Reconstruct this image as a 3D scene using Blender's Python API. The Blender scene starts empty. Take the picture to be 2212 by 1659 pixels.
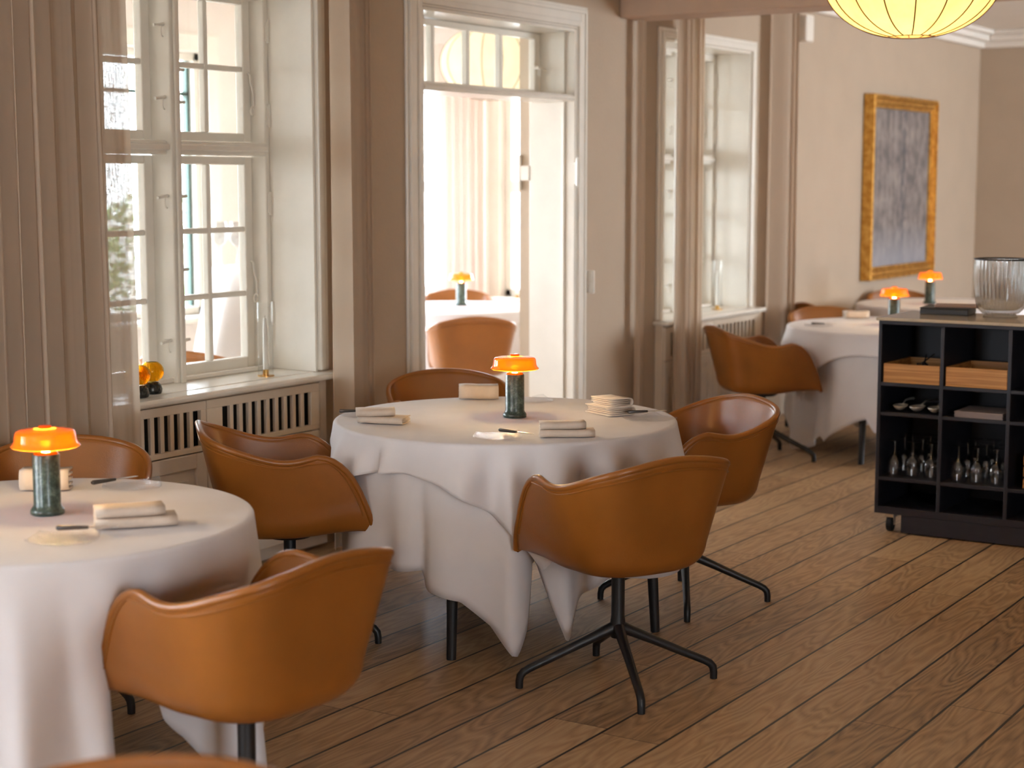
import bpy, math, random
from mathutils import Vector, Matrix
random.seed(7)
S = bpy.context.scene
COL = S.collection
PI = math.pi

# ---------------------------------------------------------------- camera
PITCH, YAW = math.radians(6.866), math.radians(32.521)
FW = Vector((math.cos(YAW)*math.cos(PITCH), math.sin(YAW)*math.cos(PITCH), -math.sin(PITCH)))
RT = Vector((math.sin(YAW), -math.cos(YAW), 0))
UP = RT.cross(FW)
cam = bpy.data.cameras.new('camera')
cam.sensor_fit = 'HORIZONTAL'; cam.sensor_width = 36.0
cam.lens = 36.0*3650/2212
cam.clip_start = 0.05; cam.clip_end = 200
cam.dof.use_dof = True; cam.dof.focus_distance = 5.7; cam.dof.aperture_fstop = 2.7
co = bpy.data.objects.new('camera', cam); COL.objects.link(co)
co.matrix_world = Matrix(((RT.x, UP.x, -FW.x, 0), (RT.y, UP.y, -FW.y, 0), (RT.z, UP.z, -FW.z, 1.6), (0, 0, 0, 1)))
S.camera = co

# ---------------------------------------------------------------- sky, portals, exposure
S.view_settings.view_transform = 'Standard'; S.view_settings.look = 'None'
S.view_settings.gamma = 1.0; S.view_settings.use_curve_mapping = False
S.view_settings.exposure = 0.42
S.cycles.max_bounces = 14; S.cycles.diffuse_bounces = 7; S.cycles.glossy_bounces = 5
S.cycles.transmission_bounces = 10; S.cycles.transparent_max_bounces = 24
S.cycles.caustics_reflective = False; S.cycles.caustics_refractive = False
S.cycles.sample_clamp_indirect = 6.0
wd = bpy.data.worlds.new('overcast_sky'); S.world = wd; wd.use_nodes = True
nt = wd.node_tree; nt.nodes.clear()
wo = nt.nodes.new('ShaderNodeOutputWorld'); bg = nt.nodes.new('ShaderNodeBackground')
tcw = nt.nodes.new('ShaderNodeTexCoord'); sx = nt.nodes.new('ShaderNodeSeparateXYZ'); rw = nt.nodes.new('ShaderNodeValToRGB')
nt.links.new(tcw.outputs['Generated'], sx.inputs[0]); nt.links.new(sx.outputs[2], rw.inputs[0])
rw.color_ramp.elements[0].position = 0.0; rw.color_ramp.elements[0].color = (0.86, 0.91, 1.0, 1)
rw.color_ramp.elements[1].position = 0.8; rw.color_ramp.elements[1].color = (0.72, 0.79, 1.0, 1)
nt.links.new(rw.outputs[0], bg.inputs[0]); nt.links.new(bg.outputs[0], wo.inputs[0])
bg.inputs[1].default_value = 24.0

def portal(loc, rot, sx_, sy_):
    l = bpy.data.lights.new('window_portal', 'AREA'); l.shape = 'RECTANGLE'; l.size = sx_; l.size_y = sy_
    l.cycles.is_portal = True
    o = bpy.data.objects.new('window_portal', l); o.location = loc; o.rotation_euler = rot; COL.objects.link(o)
# area lights shine along -Z of their own axes
IN_FROM_Y = (-PI/2, 0, 0)      # faces -Y
IN_FROM_NEGY = (PI/2, 0, 0)    # faces +Y
IN_FROM_NEGX = (0, -PI/2, 0)   # faces +X
IN_FROM_X = (0, PI/2, 0)       # faces -X

# ---------------------------------------------------------------- materials
def rgb(r, g, b):
    f = lambda c: (c/255/12.92) if c/255 <= 0.04045 else ((c/255+0.055)/1.055)**2.4
    return (f(r), f(g), f(b), 1)
class N:
    def __init__(s, name):
        s.m = bpy.data.materials.new(name); s.m.use_nodes = True
        s.t = s.m.node_tree; s.t.nodes.clear(); s.out = s.n('OutputMaterial')
    def n(s, k, **kw):
        o = s.t.nodes.new('ShaderNode'+k)
        for a, b in kw.items(): setattr(o, a, b)
        return o
    def l(s, a, b): s.t.links.new(a, b)
    def math(s, op, a, b=None):
        o = s.n('Math', operation=op)
        for i, v in enumerate((a, b)):
            if v is None: continue
            if isinstance(v, (int, float)): o.inputs[i].default_value = v
            else: s.l(v, o.inputs[i])
        return o.outputs[0]
    def ramp(s, f, els):
        r = s.n('ValToRGB'); e = r.color_ramp.elements
        while len(e) < len(els): e.new(0.5)
        for i, (p, c) in enumerate(els): e[i].position = p; e[i].color = c
        s.l(f, r.inputs[0]); return r.outputs[0]
    def coord(s, scale=(1, 1, 1), kind='Object'):
        t = s.n('TexCoord'); mp = s.n('Mapping'); mp.inputs['Scale'].default_value = scale
        s.l(t.outputs[kind], mp.inputs[0]); return mp.outputs[0]
    def noise(s, vec, scale, detail=4, rough=0.55):
        o = s.n('TexNoise'); o.inputs['Scale'].default_value = scale; o.inputs['Detail'].default_value = detail
        o.inputs['Roughness'].default_value = rough; s.l(vec, o.inputs['Vector']); return o
    def bump(s, h, strength, dist=0.01):
        b = s.n('Bump'); b.inputs['Strength'].default_value = strength; b.inputs['Distance'].default_value = dist
        s.l(h, b.inputs['Height']); return b.outputs[0]
    def pr(s, color=None, rough=0.5, metal=0.0, normal=None, **kw):
        p = s.n('BsdfPrincipled')
        if color is not None:
            if isinstance(color, tuple): p.inputs['Base Color'].default_value = color
            else: s.l(color, p.inputs['Base Color'])
        if isinstance(rough, (int, float)): p.inputs['Roughness'].default_value = rough
        else: s.l(rough, p.inputs['Roughness'])
        p.inputs['Metallic'].default_value = metal
        if normal is not None: s.l(normal, p.inputs['Normal'])
        for k, v in kw.items(): p.inputs[k].default_value = v
        return p
    def end(s, sh):
        s.l(sh.outputs[0] if hasattr(sh, 'outputs') else sh, s.out.inputs[0]); return s.m
M = {}
def simple(name, c, rough, metal=0.0, var=0.06, scale=8, bump=0.0, bscale=60, **kw):
    a = N(name); v = a.coord(); nz = a.noise(v, scale, 5)
    d = tuple(x*(1-var) for x in c[:3])+(1,); u = tuple(min(1, x*(1+var)) for x in c[:3])+(1,)
    col = a.ramp(nz.outputs[0], [(0.3, d), (0.7, u)])
    nm = None
    if bump: nm = a.bump(a.noise(v, bscale, 3).outputs[0], bump, 0.004)
    M[name] = a.end(a.pr(col, rough, metal, nm, **kw)); return M[name]
simple('wall_plaster', rgb(180, 162, 142), 0.85, var=0.03, scale=3, bump=0.35, bscale=70)
simple('veranda_plaster', rgb(224, 214, 207), 0.85, var=0.03, scale=3, bump=0.3, bscale=70)
simple('ceiling_white', rgb(232, 226, 218), 0.9, var=0.02)
simple('beam_paint', rgb(196, 170, 150), 0.7, var=0.03)
simple('white_gloss', rgb(230, 225, 215), 0.22, var=0.03, bump=0.08, bscale=25)
simple('radiator_paint', rgb(222, 208, 190), 0.38, var=0.04, bump=0.06, bscale=40)
simple('shade_black', rgb(10, 9, 9), 0.9)  # near-black that paints the shade inside the radiator covers
simple('leather', rgb(140, 84, 29), 0.33, var=0.12, scale=5, bump=0.12, bscale=260)
simple('black_steel', rgb(22, 22, 24), 0.42, var=0.1, scale=20, bump=0.05, bscale=300)
simple('black_wood', rgb(24, 23, 25), 0.5, var=0.15, scale=10)
simple('cabinet_black', rgb(36, 34, 42), 0.5, var=0.12, scale=14, bump=0.05, bscale=120)
simple('counter_stone', rgb(196, 180, 156), 0.12, var=0.08, scale=30)
simple('brass', rgb(196, 150, 78), 0.25, 1.0, var=0.08)
simple('chrome', rgb(232, 230, 228), 0.26, 1.0, var=0.03)
simple('green_paint', rgb(24, 66, 56), 0.5)
simple('plastic_white', rgb(228, 222, 212), 0.4, var=0.02)
simple('candle_wax', rgb(238, 234, 226), 0.5, var=0.02)
simple('napkin_linen', rgb(202, 186, 170), 0.9, var=0.05, scale=40, bump=0.15, bscale=500)
simple('slate_plate', rgb(176, 160, 156), 0.6, var=0.1)
simple('leather_black', rgb(40, 38, 38), 0.5, var=0.1)
simple('leather_tan', rgb(150, 120, 104), 0.5, var=0.1)
simple('polished_silver', rgb(236, 228, 214), 0.3, 0.55)
simple('gunmetal', rgb(96, 92, 90), 0.3, 0.8)
simple('rubber', rgb(20, 20, 20), 0.6)
simple('shrub_leaf', rgb(96, 132, 62), 0.7, var=0.3, scale=12)
simple('terrace_stone', rgb(214, 208, 196), 0.8, var=0.08, scale=4)

def mk_floor():
    a = N('oak_floor'); t = a.n('TexCoord'); sp = a.n('SeparateXYZ'); a.l(t.outputs['Object'], sp.inputs[0])
    X, Y = sp.outputs[0], sp.outputs[1]
    W = 0.1935
    yy = a.math('DIVIDE', a.math('SUBTRACT', Y, 1.956), W)
    row = a.math('FLOOR', yy); fy = a.math('FRACT', yy)
    wn = a.n('TexWhiteNoise', noise_dimensions='1D'); a.l(row, wn.inputs['W'])
    xx = a.math('DIVIDE', a.math('ADD', X, a.math('MULTIPLY', wn.outputs['Value'], 7.0)), 2.6)
    seg = a.math('FLOOR', xx); fx = a.math('FRACT', xx)
    idv = a.math('ADD', a.math('MULTIPLY', row, 13.7), a.math('MULTIPLY', seg, 5.3))
    wn2 = a.n('TexWhiteNoise', noise_dimensions='1D'); a.l(idv, wn2.inputs['W'])
    cb = a.n('CombineXYZ'); a.l(a.math('MULTIPLY', X, 0.55), cb.inputs[0]); a.l(a.math('MULTIPLY', Y, 3.4), cb.inputs[1]); a.l(a.math('MULTIPLY', wn2.outputs['Value'], 60.0), cb.inputs[2])
    big = a.noise(cb.outputs[0], 2.4, 2, 0.45)
    rings = a.math('FRACT', a.math('MULTIPLY', big.outputs[0], 15.0))
    tri = a.math('ABSOLUTE', a.math('SUBTRACT', rings, 0.5))
    cb2 = a.n('CombineXYZ'); a.l(a.math('MULTIPLY', X, 5.0), cb2.inputs[0]); a.l(a.math('MULTIPLY', Y, 130.0), cb2.inputs[1]); a.l(a.math('MULTIPLY', wn2.outputs['Value'], 40.0), cb2.inputs[2])
    fine = a.noise(cb2.outputs[0], 1.0, 5, 0.7)
    cl = a.noise(t.outputs['Object'], 1.3, 3)
    g = a.math('ADD', a.math('MULTIPLY', tri, 0.55), a.math('MULTIPLY', fine.outputs[0], 0.75))
    g = a.math('ADD', g, a.math('MULTIPLY', a.math('SUBTRACT', wn2.outputs['Value'], 0.5), 0.34))
    g = a.math('ADD', g, a.math('MULTIPLY', a.math('SUBTRACT', cl.outputs[0], 0.5), 0.4))
    col = a.ramp(g, [(0.12, rgb(84, 62, 42)), (0.38, rgb(146, 114, 80)), (0.62, rgb(174, 140, 102)), (0.95, rgb(196, 166, 126))])
    e1 = a.math('LESS_THAN', fy, 0.045)
    e2 = a.math('LESS_THAN', fx, 0.0012)
    mx = a.n('Mix', data_type='RGBA'); a.l(e1, mx.inputs[0]); a.l(col, mx.inputs[6]); mx.inputs[7].default_value = rgb(26, 22, 22)
    mx2 = a.n('Mix', data_type='RGBA'); a.l(e2, mx2.inputs[0]); a.l(mx.outputs[2], mx2.inputs[6]); mx2.inputs[7].default_value = rgb(60, 40, 26)
    h = a.math('SUBTRACT', a.math('MULTIPLY', fine.outputs[0], 0.25), e1)
    ro = a.math('ADD', 0.34, a.math('MULTIPLY', fine.outputs[0], 0.22))
    M['oak_floor'] = a.end(a.pr(mx2.outputs[2], ro, 0, a.bump(h, 0.25, 0.003)))
mk_floor()

def mk_cloth():
    a = N('tablecloth_white'); v = a.coord((1, 1, 1)); w1 = a.noise(v, 900, 2); w2 = a.noise(v, 5, 3)
    col = a.ramp(w2.outputs[0], [(0.3, rgb(234, 230, 232)), (0.7, rgb(243, 240, 241))])
    b = a.bump(w1.outputs[0], 0.12, 0.001)
    d = a.pr(col, 0.75, 0, b); d.inputs['Sheen Weight'].default_value = 0.1
    tr = a.n('BsdfTranslucent'); tr.inputs[0].default_value = rgb(238, 232, 230)
    mx = a.n('MixShader'); mx.inputs[0].default_value = 0.22; a.l(d.outputs[0], mx.inputs[1]); a.l(tr.outputs[0], mx.inputs[2])
    M['tablecloth_white'] = a.end(mx)
mk_cloth()
def mk_curtain(name, c, transp, transl):
    a = N(name); v = a.coord((260, 260, 26)); w = a.noise(v, 1.0, 3, 0.7); v2 = a.coord((40, 40, 420)); w2 = a.noise(v2, 1.0, 3, 0.7)
    s = a.math('ADD', a.math('MULTIPLY', w.outputs[0], 0.5), a.math('MULTIPLY', w2.outputs[0], 0.5))
    d = tuple(x*0.9 for x in c[:3])+(1,)
    col = a.ramp(s, [(0.35, d), (0.65, c)])
    df = a.n('BsdfDiffuse'); a.l(col, df.inputs[0]); a.l(a.bump(s, 0.2, 0.001), df.inputs['Normal'])
    tl = a.n('BsdfTranslucent'); a.l(col, tl.inputs[0])
    tp = a.n('BsdfTransparent')
    m1 = a.n('MixShader'); m1.inputs[0].default_value = transl; a.l(df.outputs[0], m1.inputs[1]); a.l(tl.outputs[0], m1.inputs[2])
    m2 = a.n('MixShader'); a.l(a.ramp(s, [(0.38, (0, 0, 0, 1)), (0.66, (min(1, transp*3.0),)*3+(1,))]), m2.inputs[0]); a.l(m1.outputs[0], m2.inputs[1]); a.l(tp.outputs[0], m2.inputs[2])
    M[name] = a.end(m2)
mk_curtain('curtain_linen', rgb(218, 200, 180), 0.03, 0.45)
mk_curtain('curtain_sheer', rgb(240, 228, 220), 0.04, 0.5)

def mk_thin(name, tint, ior=1.45, rough=0.02, bump=0.0, bscale=30, boost=1.0):
    a = N(name); tp = a.n('BsdfTransparent'); tp.inputs[0].default_value = tint
    gl = a.n('BsdfGlossy'); gl.inputs['Roughness'].default_value = rough
    lw = a.n('LayerWeight'); lw.inputs[0].default_value = 0.5; f0 = ((ior-1)/(ior+1))**2
    if bump:
        v = a.coord(); nm = a.bump(a.noise(v, bscale, 3).outputs[0], bump, 0.01); a.l(nm, gl.inputs['Normal']); a.l(nm, lw.inputs['Normal'])
    fr = a.math('ADD', f0, a.math('MULTIPLY', a.math('POWER', lw.outputs['Facing'], 5.0), 1-f0))
    mx = a.n('MixShader'); a.l(a.math('MULTIPLY', fr, boost), mx.inputs[0]); a.l(tp.outputs[0], mx.inputs[1]); a.l(gl.outputs[0], mx.inputs[2])
    M[name] = a.end(mx)
mk_thin('window_glass', (0.97, 0.985, 0.975, 1))
mk_thin('clear_glass', (0.985, 0.99, 0.99, 1), 1.45, 0.03, boost=0.8)
mk_thin('wine_glass_clear', (0.92, 0.93, 0.94, 1), 1.75, 0.04, boost=1.5)
mk_thin('hammered_glass', (0.96, 0.96, 0.97, 1), 1.5, 0.06, 0.4, 140, 0.5)
mk_thin('amber_swirl', (0.93, 0.52, 0.08, 1), 1.5, 0.05, boost=1.2)
def mk_glass(name, c, rough=0.0, ior=1.47):
    a = N(name); g = a.n('BsdfGlass'); g.inputs['Color'].default_value = c; g.inputs['Roughness'].default_value = rough; g.inputs['IOR'].default_value = ior; M[name] = a.end(g)
mk_thin('fluted_glass', (0.95, 0.96, 0.96, 1), 2.6, 0.06, boost=1.7)
mk_glass('amber_glass', (0.995, 0.80, 0.28, 1))
def mk_shade():
    a = N('amber_shade')
    tl = a.n('BsdfTranslucent'); tl.inputs[0].default_value = (1.0, 0.40, 0.03, 1)
    df = a.n('BsdfDiffuse'); df.inputs[0].default_value = (0.95, 0.30, 0.02, 1)
    tp = a.n('BsdfTransparent'); tp.inputs[0].default_value = (1.0, 0.48, 0.06, 1)
    gl = a.n('BsdfGlossy'); gl.inputs['Roughness'].default_value = 0.06
    m0 = a.n('MixShader'); m0.inputs[0].default_value = 0.2; a.l(tl.outputs[0], m0.inputs[1]); a.l(df.outputs[0], m0.inputs[2])
    m1 = a.n('MixShader'); m1.inputs[0].default_value = 0.07; a.l(m0.outputs[0], m1.inputs[1]); a.l(tp.outputs[0], m1.inputs[2])
    lw = a.n('LayerWeight'); lw.inputs[0].default_value = 0.5
    fr = a.math('ADD', 0.04, a.math('MULTIPLY', a.math('POWER', lw.outputs['Facing'], 5.0), 0.96))
    m2 = a.n('MixShader'); a.l(a.math('MULTIPLY', fr, 1.2), m2.inputs[0]); a.l(m1.outputs[0], m2.inputs[1]); a.l(gl.outputs[0], m2.inputs[2])
    M['amber_shade'] = a.end(m2)
mk_shade()
def mk_lantern(name, c0, c1):
    a = N(name); v = a.coord((6, 6, 2)); w = a.noise(v, 2, 3)
    col = a.ramp(w.outputs[0], [(0.35, c0), (0.65, c1)])
    tl = a.n('BsdfTranslucent'); a.l(col, tl.inputs[0]); df = a.n('BsdfDiffuse'); a.l(col, df.inputs[0])
    m0 = a.n('MixShader'); m0.inputs[0].default_value = 0.35; a.l(tl.outputs[0], m0.inputs[1]); a.l(df.outputs[0], m0.inputs[2])
    M[name] = a.end(m0)
mk_lantern('lantern_skin', (0.88, 0.68, 0.30, 1), (0.95, 0.77, 0.38, 1))
mk_lantern('lantern_skin_daylit', (0.92, 0.84, 0.68, 1), (0.96, 0.90, 0.76, 1))  # paler copy of the skin, with daylight put into its colour
def emis(name, c, st):
    a = N(name); e = a.n('Emission'); e.inputs[0].default_value = c; e.inputs[1].default_value = st; M[name] = a.end(e)
emis('bulb_warm', (1.0, 0.66, 0.26, 1), 520.0)
emis('lantern_bulb', (1.0, 0.72, 0.36, 1), 130.0)
emis('lantern_bulb_weak', (1.0, 0.84, 0.60, 1), 14.0)
simple('lantern_wire', rgb(90, 62, 28), 0.6)
def mk_marble():
    a = N('green_marble'); v = a.coord(); w = a.noise(v, 34, 8, 0.72); w2 = a.noise(v, 120, 5, 0.7)
    g = a.math('ADD', a.math('MULTIPLY', w.outputs[0], 0.7), a.math('MULTIPLY', w2.outputs[0], 0.3))
    M['green_marble'] = a.end(a.pr(a.ramp(g, [(0.36, rgb(28, 36, 32)), (0.5, rgb(56, 74, 66)), (0.6, rgb(96, 114, 104)), (0.72, rgb(150, 160, 150))]), 0.28))
    a = N('black_marble'); v = a.coord(); w = a.noise(v, 40, 8, 0.75)
    M['black_marble'] = a.end(a.pr(a.ramp(w.outputs[0], [(0.40, rgb(22, 25, 25)), (0.58, rgb(48, 54, 52)), (0.68, rgb(120, 124, 118))]), 0.18))
    a = N('oak_tray'); v = a.coord((14, 1.2, 60)); w = a.noise(v, 1.6, 5, 0.6)
    M['oak_tray'] = a.end(a.pr(a.ramp(w.outputs[0], [(0.3, rgb(150, 96, 44)), (0.5, rgb(190, 132, 70)), (0.7, rgb(214, 160, 92))]), 0.5))
    a = N('gilt'); v = a.coord(); w = a.noise(v, 22, 4)
    M['gilt'] = a.end(a.pr(a.ramp(w.outputs[0], [(0.35, rgb(186, 130, 52)), (0.65, rgb(226, 176, 92))]), 0.34, 0.75, a.bump(w.outputs[0], 0.15, 0.004)))
mk_marble()
def mk_canvas():
    a = N('painted_canvas'); t = a.n('TexCoord'); sp = a.n('SeparateXYZ'); a.l(t.outputs['Generated'], sp.inputs[0])
    U, V = sp.outputs[0], sp.outputs[2]
    mp = a.n('Mapping'); mp.inputs['Scale'].default_value = (7, 1, 3.2); a.l(t.outputs['Generated'], mp.inputs[0])
    w = a.noise(mp.outputs[0], 2.0, 7, 0.68)
    base = a.ramp(w.outputs[0], [(0.3, rgb(70, 66, 68)), (0.45, rgb(112, 104, 102)), (0.58, rgb(142, 132, 128)), (0.7, rgb(166, 152, 138))])
    mp2 = a.n('Mapping'); mp2.inputs['Scale'].default_value = (16, 1, 9); a.l(t.outputs['Generated'], mp2.inputs[0])
    w2 = a.noise(mp2.outputs[0], 1.4, 5, 0.7)
    dx = a.math('ABSOLUTE', a.math('SUBTRACT', U, 0.54))
    dens = a.math('SUBTRACT', 0.62, a.math('MULTIPLY', dx, 1.5))
    msk = a.ramp(a.math('ADD', a.math('MULTIPLY', w2.outputs[0], 1.0), a.math('SUBTRACT', dens, 0.62)), [(0.42, (0, 0, 0, 1)), (0.6, (0.8, 0.8, 0.8, 1))])
    blue = a.n('Mix', data_type='RGBA'); a.l(msk, blue.inputs[0]); a.l(base, blue.inputs[6]); blue.inputs[7].default_value = rgb(54, 60, 76)
    lowm = a.ramp(V, [(0.05, (1, 1, 1, 1)), (0.28, (0, 0, 0, 1))])
    pale = a.n('Mix', data_type='RGBA'); a.l(a.math('MULTIPLY', lowm, 0.7), pale.inputs[0]); a.l(blue.outputs[2], pale.inputs[6]); pale.inputs[7].default_value = rgb(150, 150, 158)
    M['painted_canvas'] = a.end(a.pr(pale.outputs[2], 0.6, 0, a.bump(w.outputs[0], 0.2, 0.004)))
mk_canvas()

# ---------------------------------------------------------------- mesh helpers
class MB:
    def __init__(s): s.v = []; s.f = []
    def add(s, vs, fs):
        o = len(s.v); s.v += [tuple(p) for p in vs]; s.f += [tuple(i+o for i in f) for f in fs]; return s
    def box(s, x0, x1, y0, y1, z0, z1):
        return s.add([(x0, y0, z0), (x1, y0, z0), (x1, y1, z0), (x0, y1, z0), (x0, y0, z1), (x1, y0, z1), (x1, y1, z1), (x0, y1, z1)],
                     [(0, 3, 2, 1), (4, 5, 6, 7), (0, 1, 5, 4), (1, 2, 6, 5), (2, 3, 7, 6), (3, 0, 4, 7)])
    def lathe(s, prof, n=48, c=(0, 0, 0), closed=False, wob=None):
        vs = []; fs = []; m = len(prof)
        for i in range(n):
            a = 2*PI*i/n
            for r, z in prof:
                rr = r*(wob(a, z) if wob else 1)
                vs.append((c[0]+rr*math.cos(a), c[1]+rr*math.sin(a), c[2]+z))
        for i in range(n):
            j = (i+1) % n
            for k in range(m-1 if not closed else m):
                k2 = (k+1) % m
                fs.append((i*m+k, j*m+k, j*m+k2, i*m+k2))
        return s.add(vs, fs)
    def tube(s, pts, rad, n=10, caps=True):
        pts = [Vector(p) for p in pts]; m = len(pts)
        rs = rad if isinstance(rad, (list, tuple)) else [rad]*m
        vs = []; fs = []; up = None
        for i, p in enumerate(pts):
            t = (pts[min(i+1, m-1)]-pts[max(i-1, 0)]).normalized()
            if up is None:
                up = t.orthogonal().normalized()
            up = (up-t*up.dot(t)).normalized(); w = t.cross(up)
            for k in range(n):
                a = 2*PI*k/n; vs.append(p+(up*math.cos(a)+w*math.sin(a))*rs[i])
        for i in range(m-1):
            for k in range(n):
                k2 = (k+1) % n; fs.append((i*n+k, i*n+k2, (i+1)*n+k2, (i+1)*n+k))
        if caps: fs += [tuple(range(n-1, -1, -1)), tuple((m-1)*n+k for k in range(n))]
        return s.add(vs, fs)
    def grid(s, rows, wrap=False):
        nr, nc = len(rows), len(rows[0]); fs = []
        for i in range(nr-1):
            for j in range(nc if wrap else nc-1):
                j2 = (j+1) % nc; fs.append((i*nc+j, i*nc+j2, (i+1)*nc+j2, (i+1)*nc+j))
        return s.add([p for r in rows for p in r], fs)
    def mesh(s, name, mat, smooth=False):
        me = bpy.data.meshes.new(name); me.from_pydata(s.v, [], s.f); me.update()
        me.materials.append(M[mat])
        if smooth:
            for p in me.polygons: p.use_smooth = True
            me.set_sharp_from_angle(angle=math.radians(55))
        return me
def clean(me, dist=1e-5):
    import bmesh
    b = bmesh.new(); b.from_mesh(me); bmesh.ops.remove_doubles(b, verts=b.verts, dist=dist)
    bmesh.ops.recalc_face_normals(b, faces=b.faces); b.to_mesh(me); b.free()
def obj(name, mb, mat, parent=None, smooth=False, bevel=0, solid=0, weld=False, sub=0, loc=None, rotz=0):
    me = mb if isinstance(mb, bpy.types.Mesh) else mb.mesh(name, mat, smooth)
    if weld: clean(me)
    o = bpy.data.objects.new(name, me); COL.objects.link(o)
    if parent: o.parent = parent
    if loc: o.location = loc
    if rotz: o.rotation_euler = (0, 0, rotz)
    if solid:
        m = o.modifiers.new('thickness', 'SOLIDIFY'); m.thickness = solid; m.offset = 0
    if bevel:
        m = o.modifiers.new('bevel', 'BEVEL'); m.width = bevel; m.segments = 2; m.limit_method = 'ANGLE'; m.angle_limit = 0.7
    if sub:
        m = o.modifiers.new('sub', 'SUBSURF'); m.levels = sub; m.render_levels = sub
    return o
def tag(o, label, cat, group=None):
    o['label'] = label; o['category'] = cat
    if group: o['group'] = group
    return o
def thing(name, label, cat, loc=(0, 0, 0), rotz=0, group=None):
    o = bpy.data.objects.new(name, None); COL.objects.link(o); o.empty_display_size = 0.1
    o.location = loc; o.rotation_euler = (0, 0, rotz); return tag(o, label, cat, group)
def dup(root, loc, rotz, label, group=None, scale=None):
    r = root.copy(); COL.objects.link(r); r.location = loc; r.rotation_euler = (0, 0, rotz); r['label'] = label
    if group: r['group'] = group
    if scale: r.scale = scale
    for ch in root.children:
        c = ch.copy(); COL.objects.link(c); c.parent = r
        for g in ch.children:
            d = g.copy(); COL.objects.link(d); d.parent = c
    return r
def struct(o): o['kind'] = 'structure'; return o
def sroot(name):
    o = bpy.data.objects.new(name, None); COL.objects.link(o); return struct(o)
def lerp(a, b, t): return a+(b-a)*t
def sstep(a, b, x):
    t = max(0, min(1, (x-a)/(b-a))); return t*t*(3-2*t)
def interp(tab, x):
    if x <= tab[0][0]: return tab[0][1]
    for (x0, y0), (x1, y1) in zip(tab, tab[1:]):
        if x <= x1: return lerp(y0, y1, (x-x0)/(x1-x0))
    return tab[-1][1]
def wall(mb, axis, a0, a1, t0, t1, z0, z1, holes):
    cuts = sorted({a0, a1} | {h[0] for h in holes} | {h[1] for h in holes})
    for p, q in zip(cuts, cuts[1:]):
        hs = sorted([h for h in holes if h[0] <= p+1e-6 and h[1] >= q-1e-6], key=lambda h: h[2])
        z = z0; segs = []
        for h in hs:
            if h[2] > z: segs.append((z, h[2]))
            z = h[3]
        if z < z1: segs.append((z, z1))
        for s, e in segs:
            if axis == 'x': mb.box(p, q, t0, t1, s, e)
            else: mb.box(t0, t1, p, q, s, e)
    return mb

# ---------------------------------------------------------------- room shell
YW, YB = 4.66, 5.00            # window wall, room face and veranda face
W1 = (4.496, 5.72); W2 = (8.95, 10.17); W0 = (0.0, 1.9); WN = (-2.2, -0.7); DR = (6.51, 7.92)
WZ = (0.747, 2.42); DZ = 2.40
XE, XR, YS = 15.0, -2.6, -3.4  # end wall, rear wall, wall opposite the windows
VX0, VX1, VY = 3.0, 11.6, 8.6  # veranda
CZ = 2.9
struct(obj('floor', MB().box(XR-0.2, XE+0.2, YS-0.2, 4.98, -0.12, 0), 'oak_floor'))
struct(obj('floor_veranda', MB().box(XR-0.2, XE+0.2, 4.98, VY+0.2, -0.12, 0), 'terrace_stone'))
struct(obj('ceiling', MB().box(XR-0.2, XE+0.2, YS-0.2, VY+0.2, CZ, CZ+0.12), 'ceiling_white'))
holes = [(*W1, *WZ), (*W2, *WZ), (*W0, *WZ), (*WN, *WZ), (DR[0], DR[1], 0, DZ)]
struct(obj('wall_left', wall(MB(), 'x', XR-0.2, XE+0.2, YW, YB, 0, CZ, holes), 'wall_plaster'))
struct(obj('wall_back', MB().box(XE, XE+0.2, YS, YW, 0, CZ), 'wall_plaster'))
RW = (2.9, 4.2, 0.75, 2.35)
struct(obj('wall_front', wall(MB(), 'y', YS, YW, XR-0.2, XR, 0, CZ, [RW]), 'wall_plaster'))
SW = [(10.8, 14.2, 0.5, 2.6), (-1.8, -0.2, 0.65, 2.35)]
struct(obj('wall_right', wall(MB(), 'x', XR-0.2, XE+0.2, YS-0.2, YS, 0, CZ, SW), 'wall_plaster'))
VE = [(5.9, 7.50, 0.66, 2.42), (8.14, 8.45, 0.66, 2.42)]
VO = [(8.12, 9.33, 0.62, 2.52), (5.6, 7.3, 0.62, 2.52), (3.4, 5.0, 0.62, 2.52), (10.1, 11.3, 0.62, 2.52)]
struct(obj('wall_veranda_end', wall(MB(), 'y', YB, VY, VX1, VX1+0.2, 0, CZ, VE), 'veranda_plaster'))
struct(obj('wall_veranda_outer', wall(MB(), 'x', VX0-0.2, VX1+0.2, VY, VY+0.2, 0, CZ, VO), 'veranda_plaster'))
struct(obj('wall_veranda_side', MB().box(VX0-0.2, VX0, YB, VY, 0, CZ), 'veranda_plaster'))
struct(obj('beam', MB().box(8.42, 8.70, YS, YW, 2.50, CZ), 'beam_paint', bevel=0.015))
struct(obj('wall_light_block', MB().box(8.44, 8.68, YS, 2.05, 0, 2.5), 'wall_plaster'))  # unseen wall, added to keep the far window's light off the near wall
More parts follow.
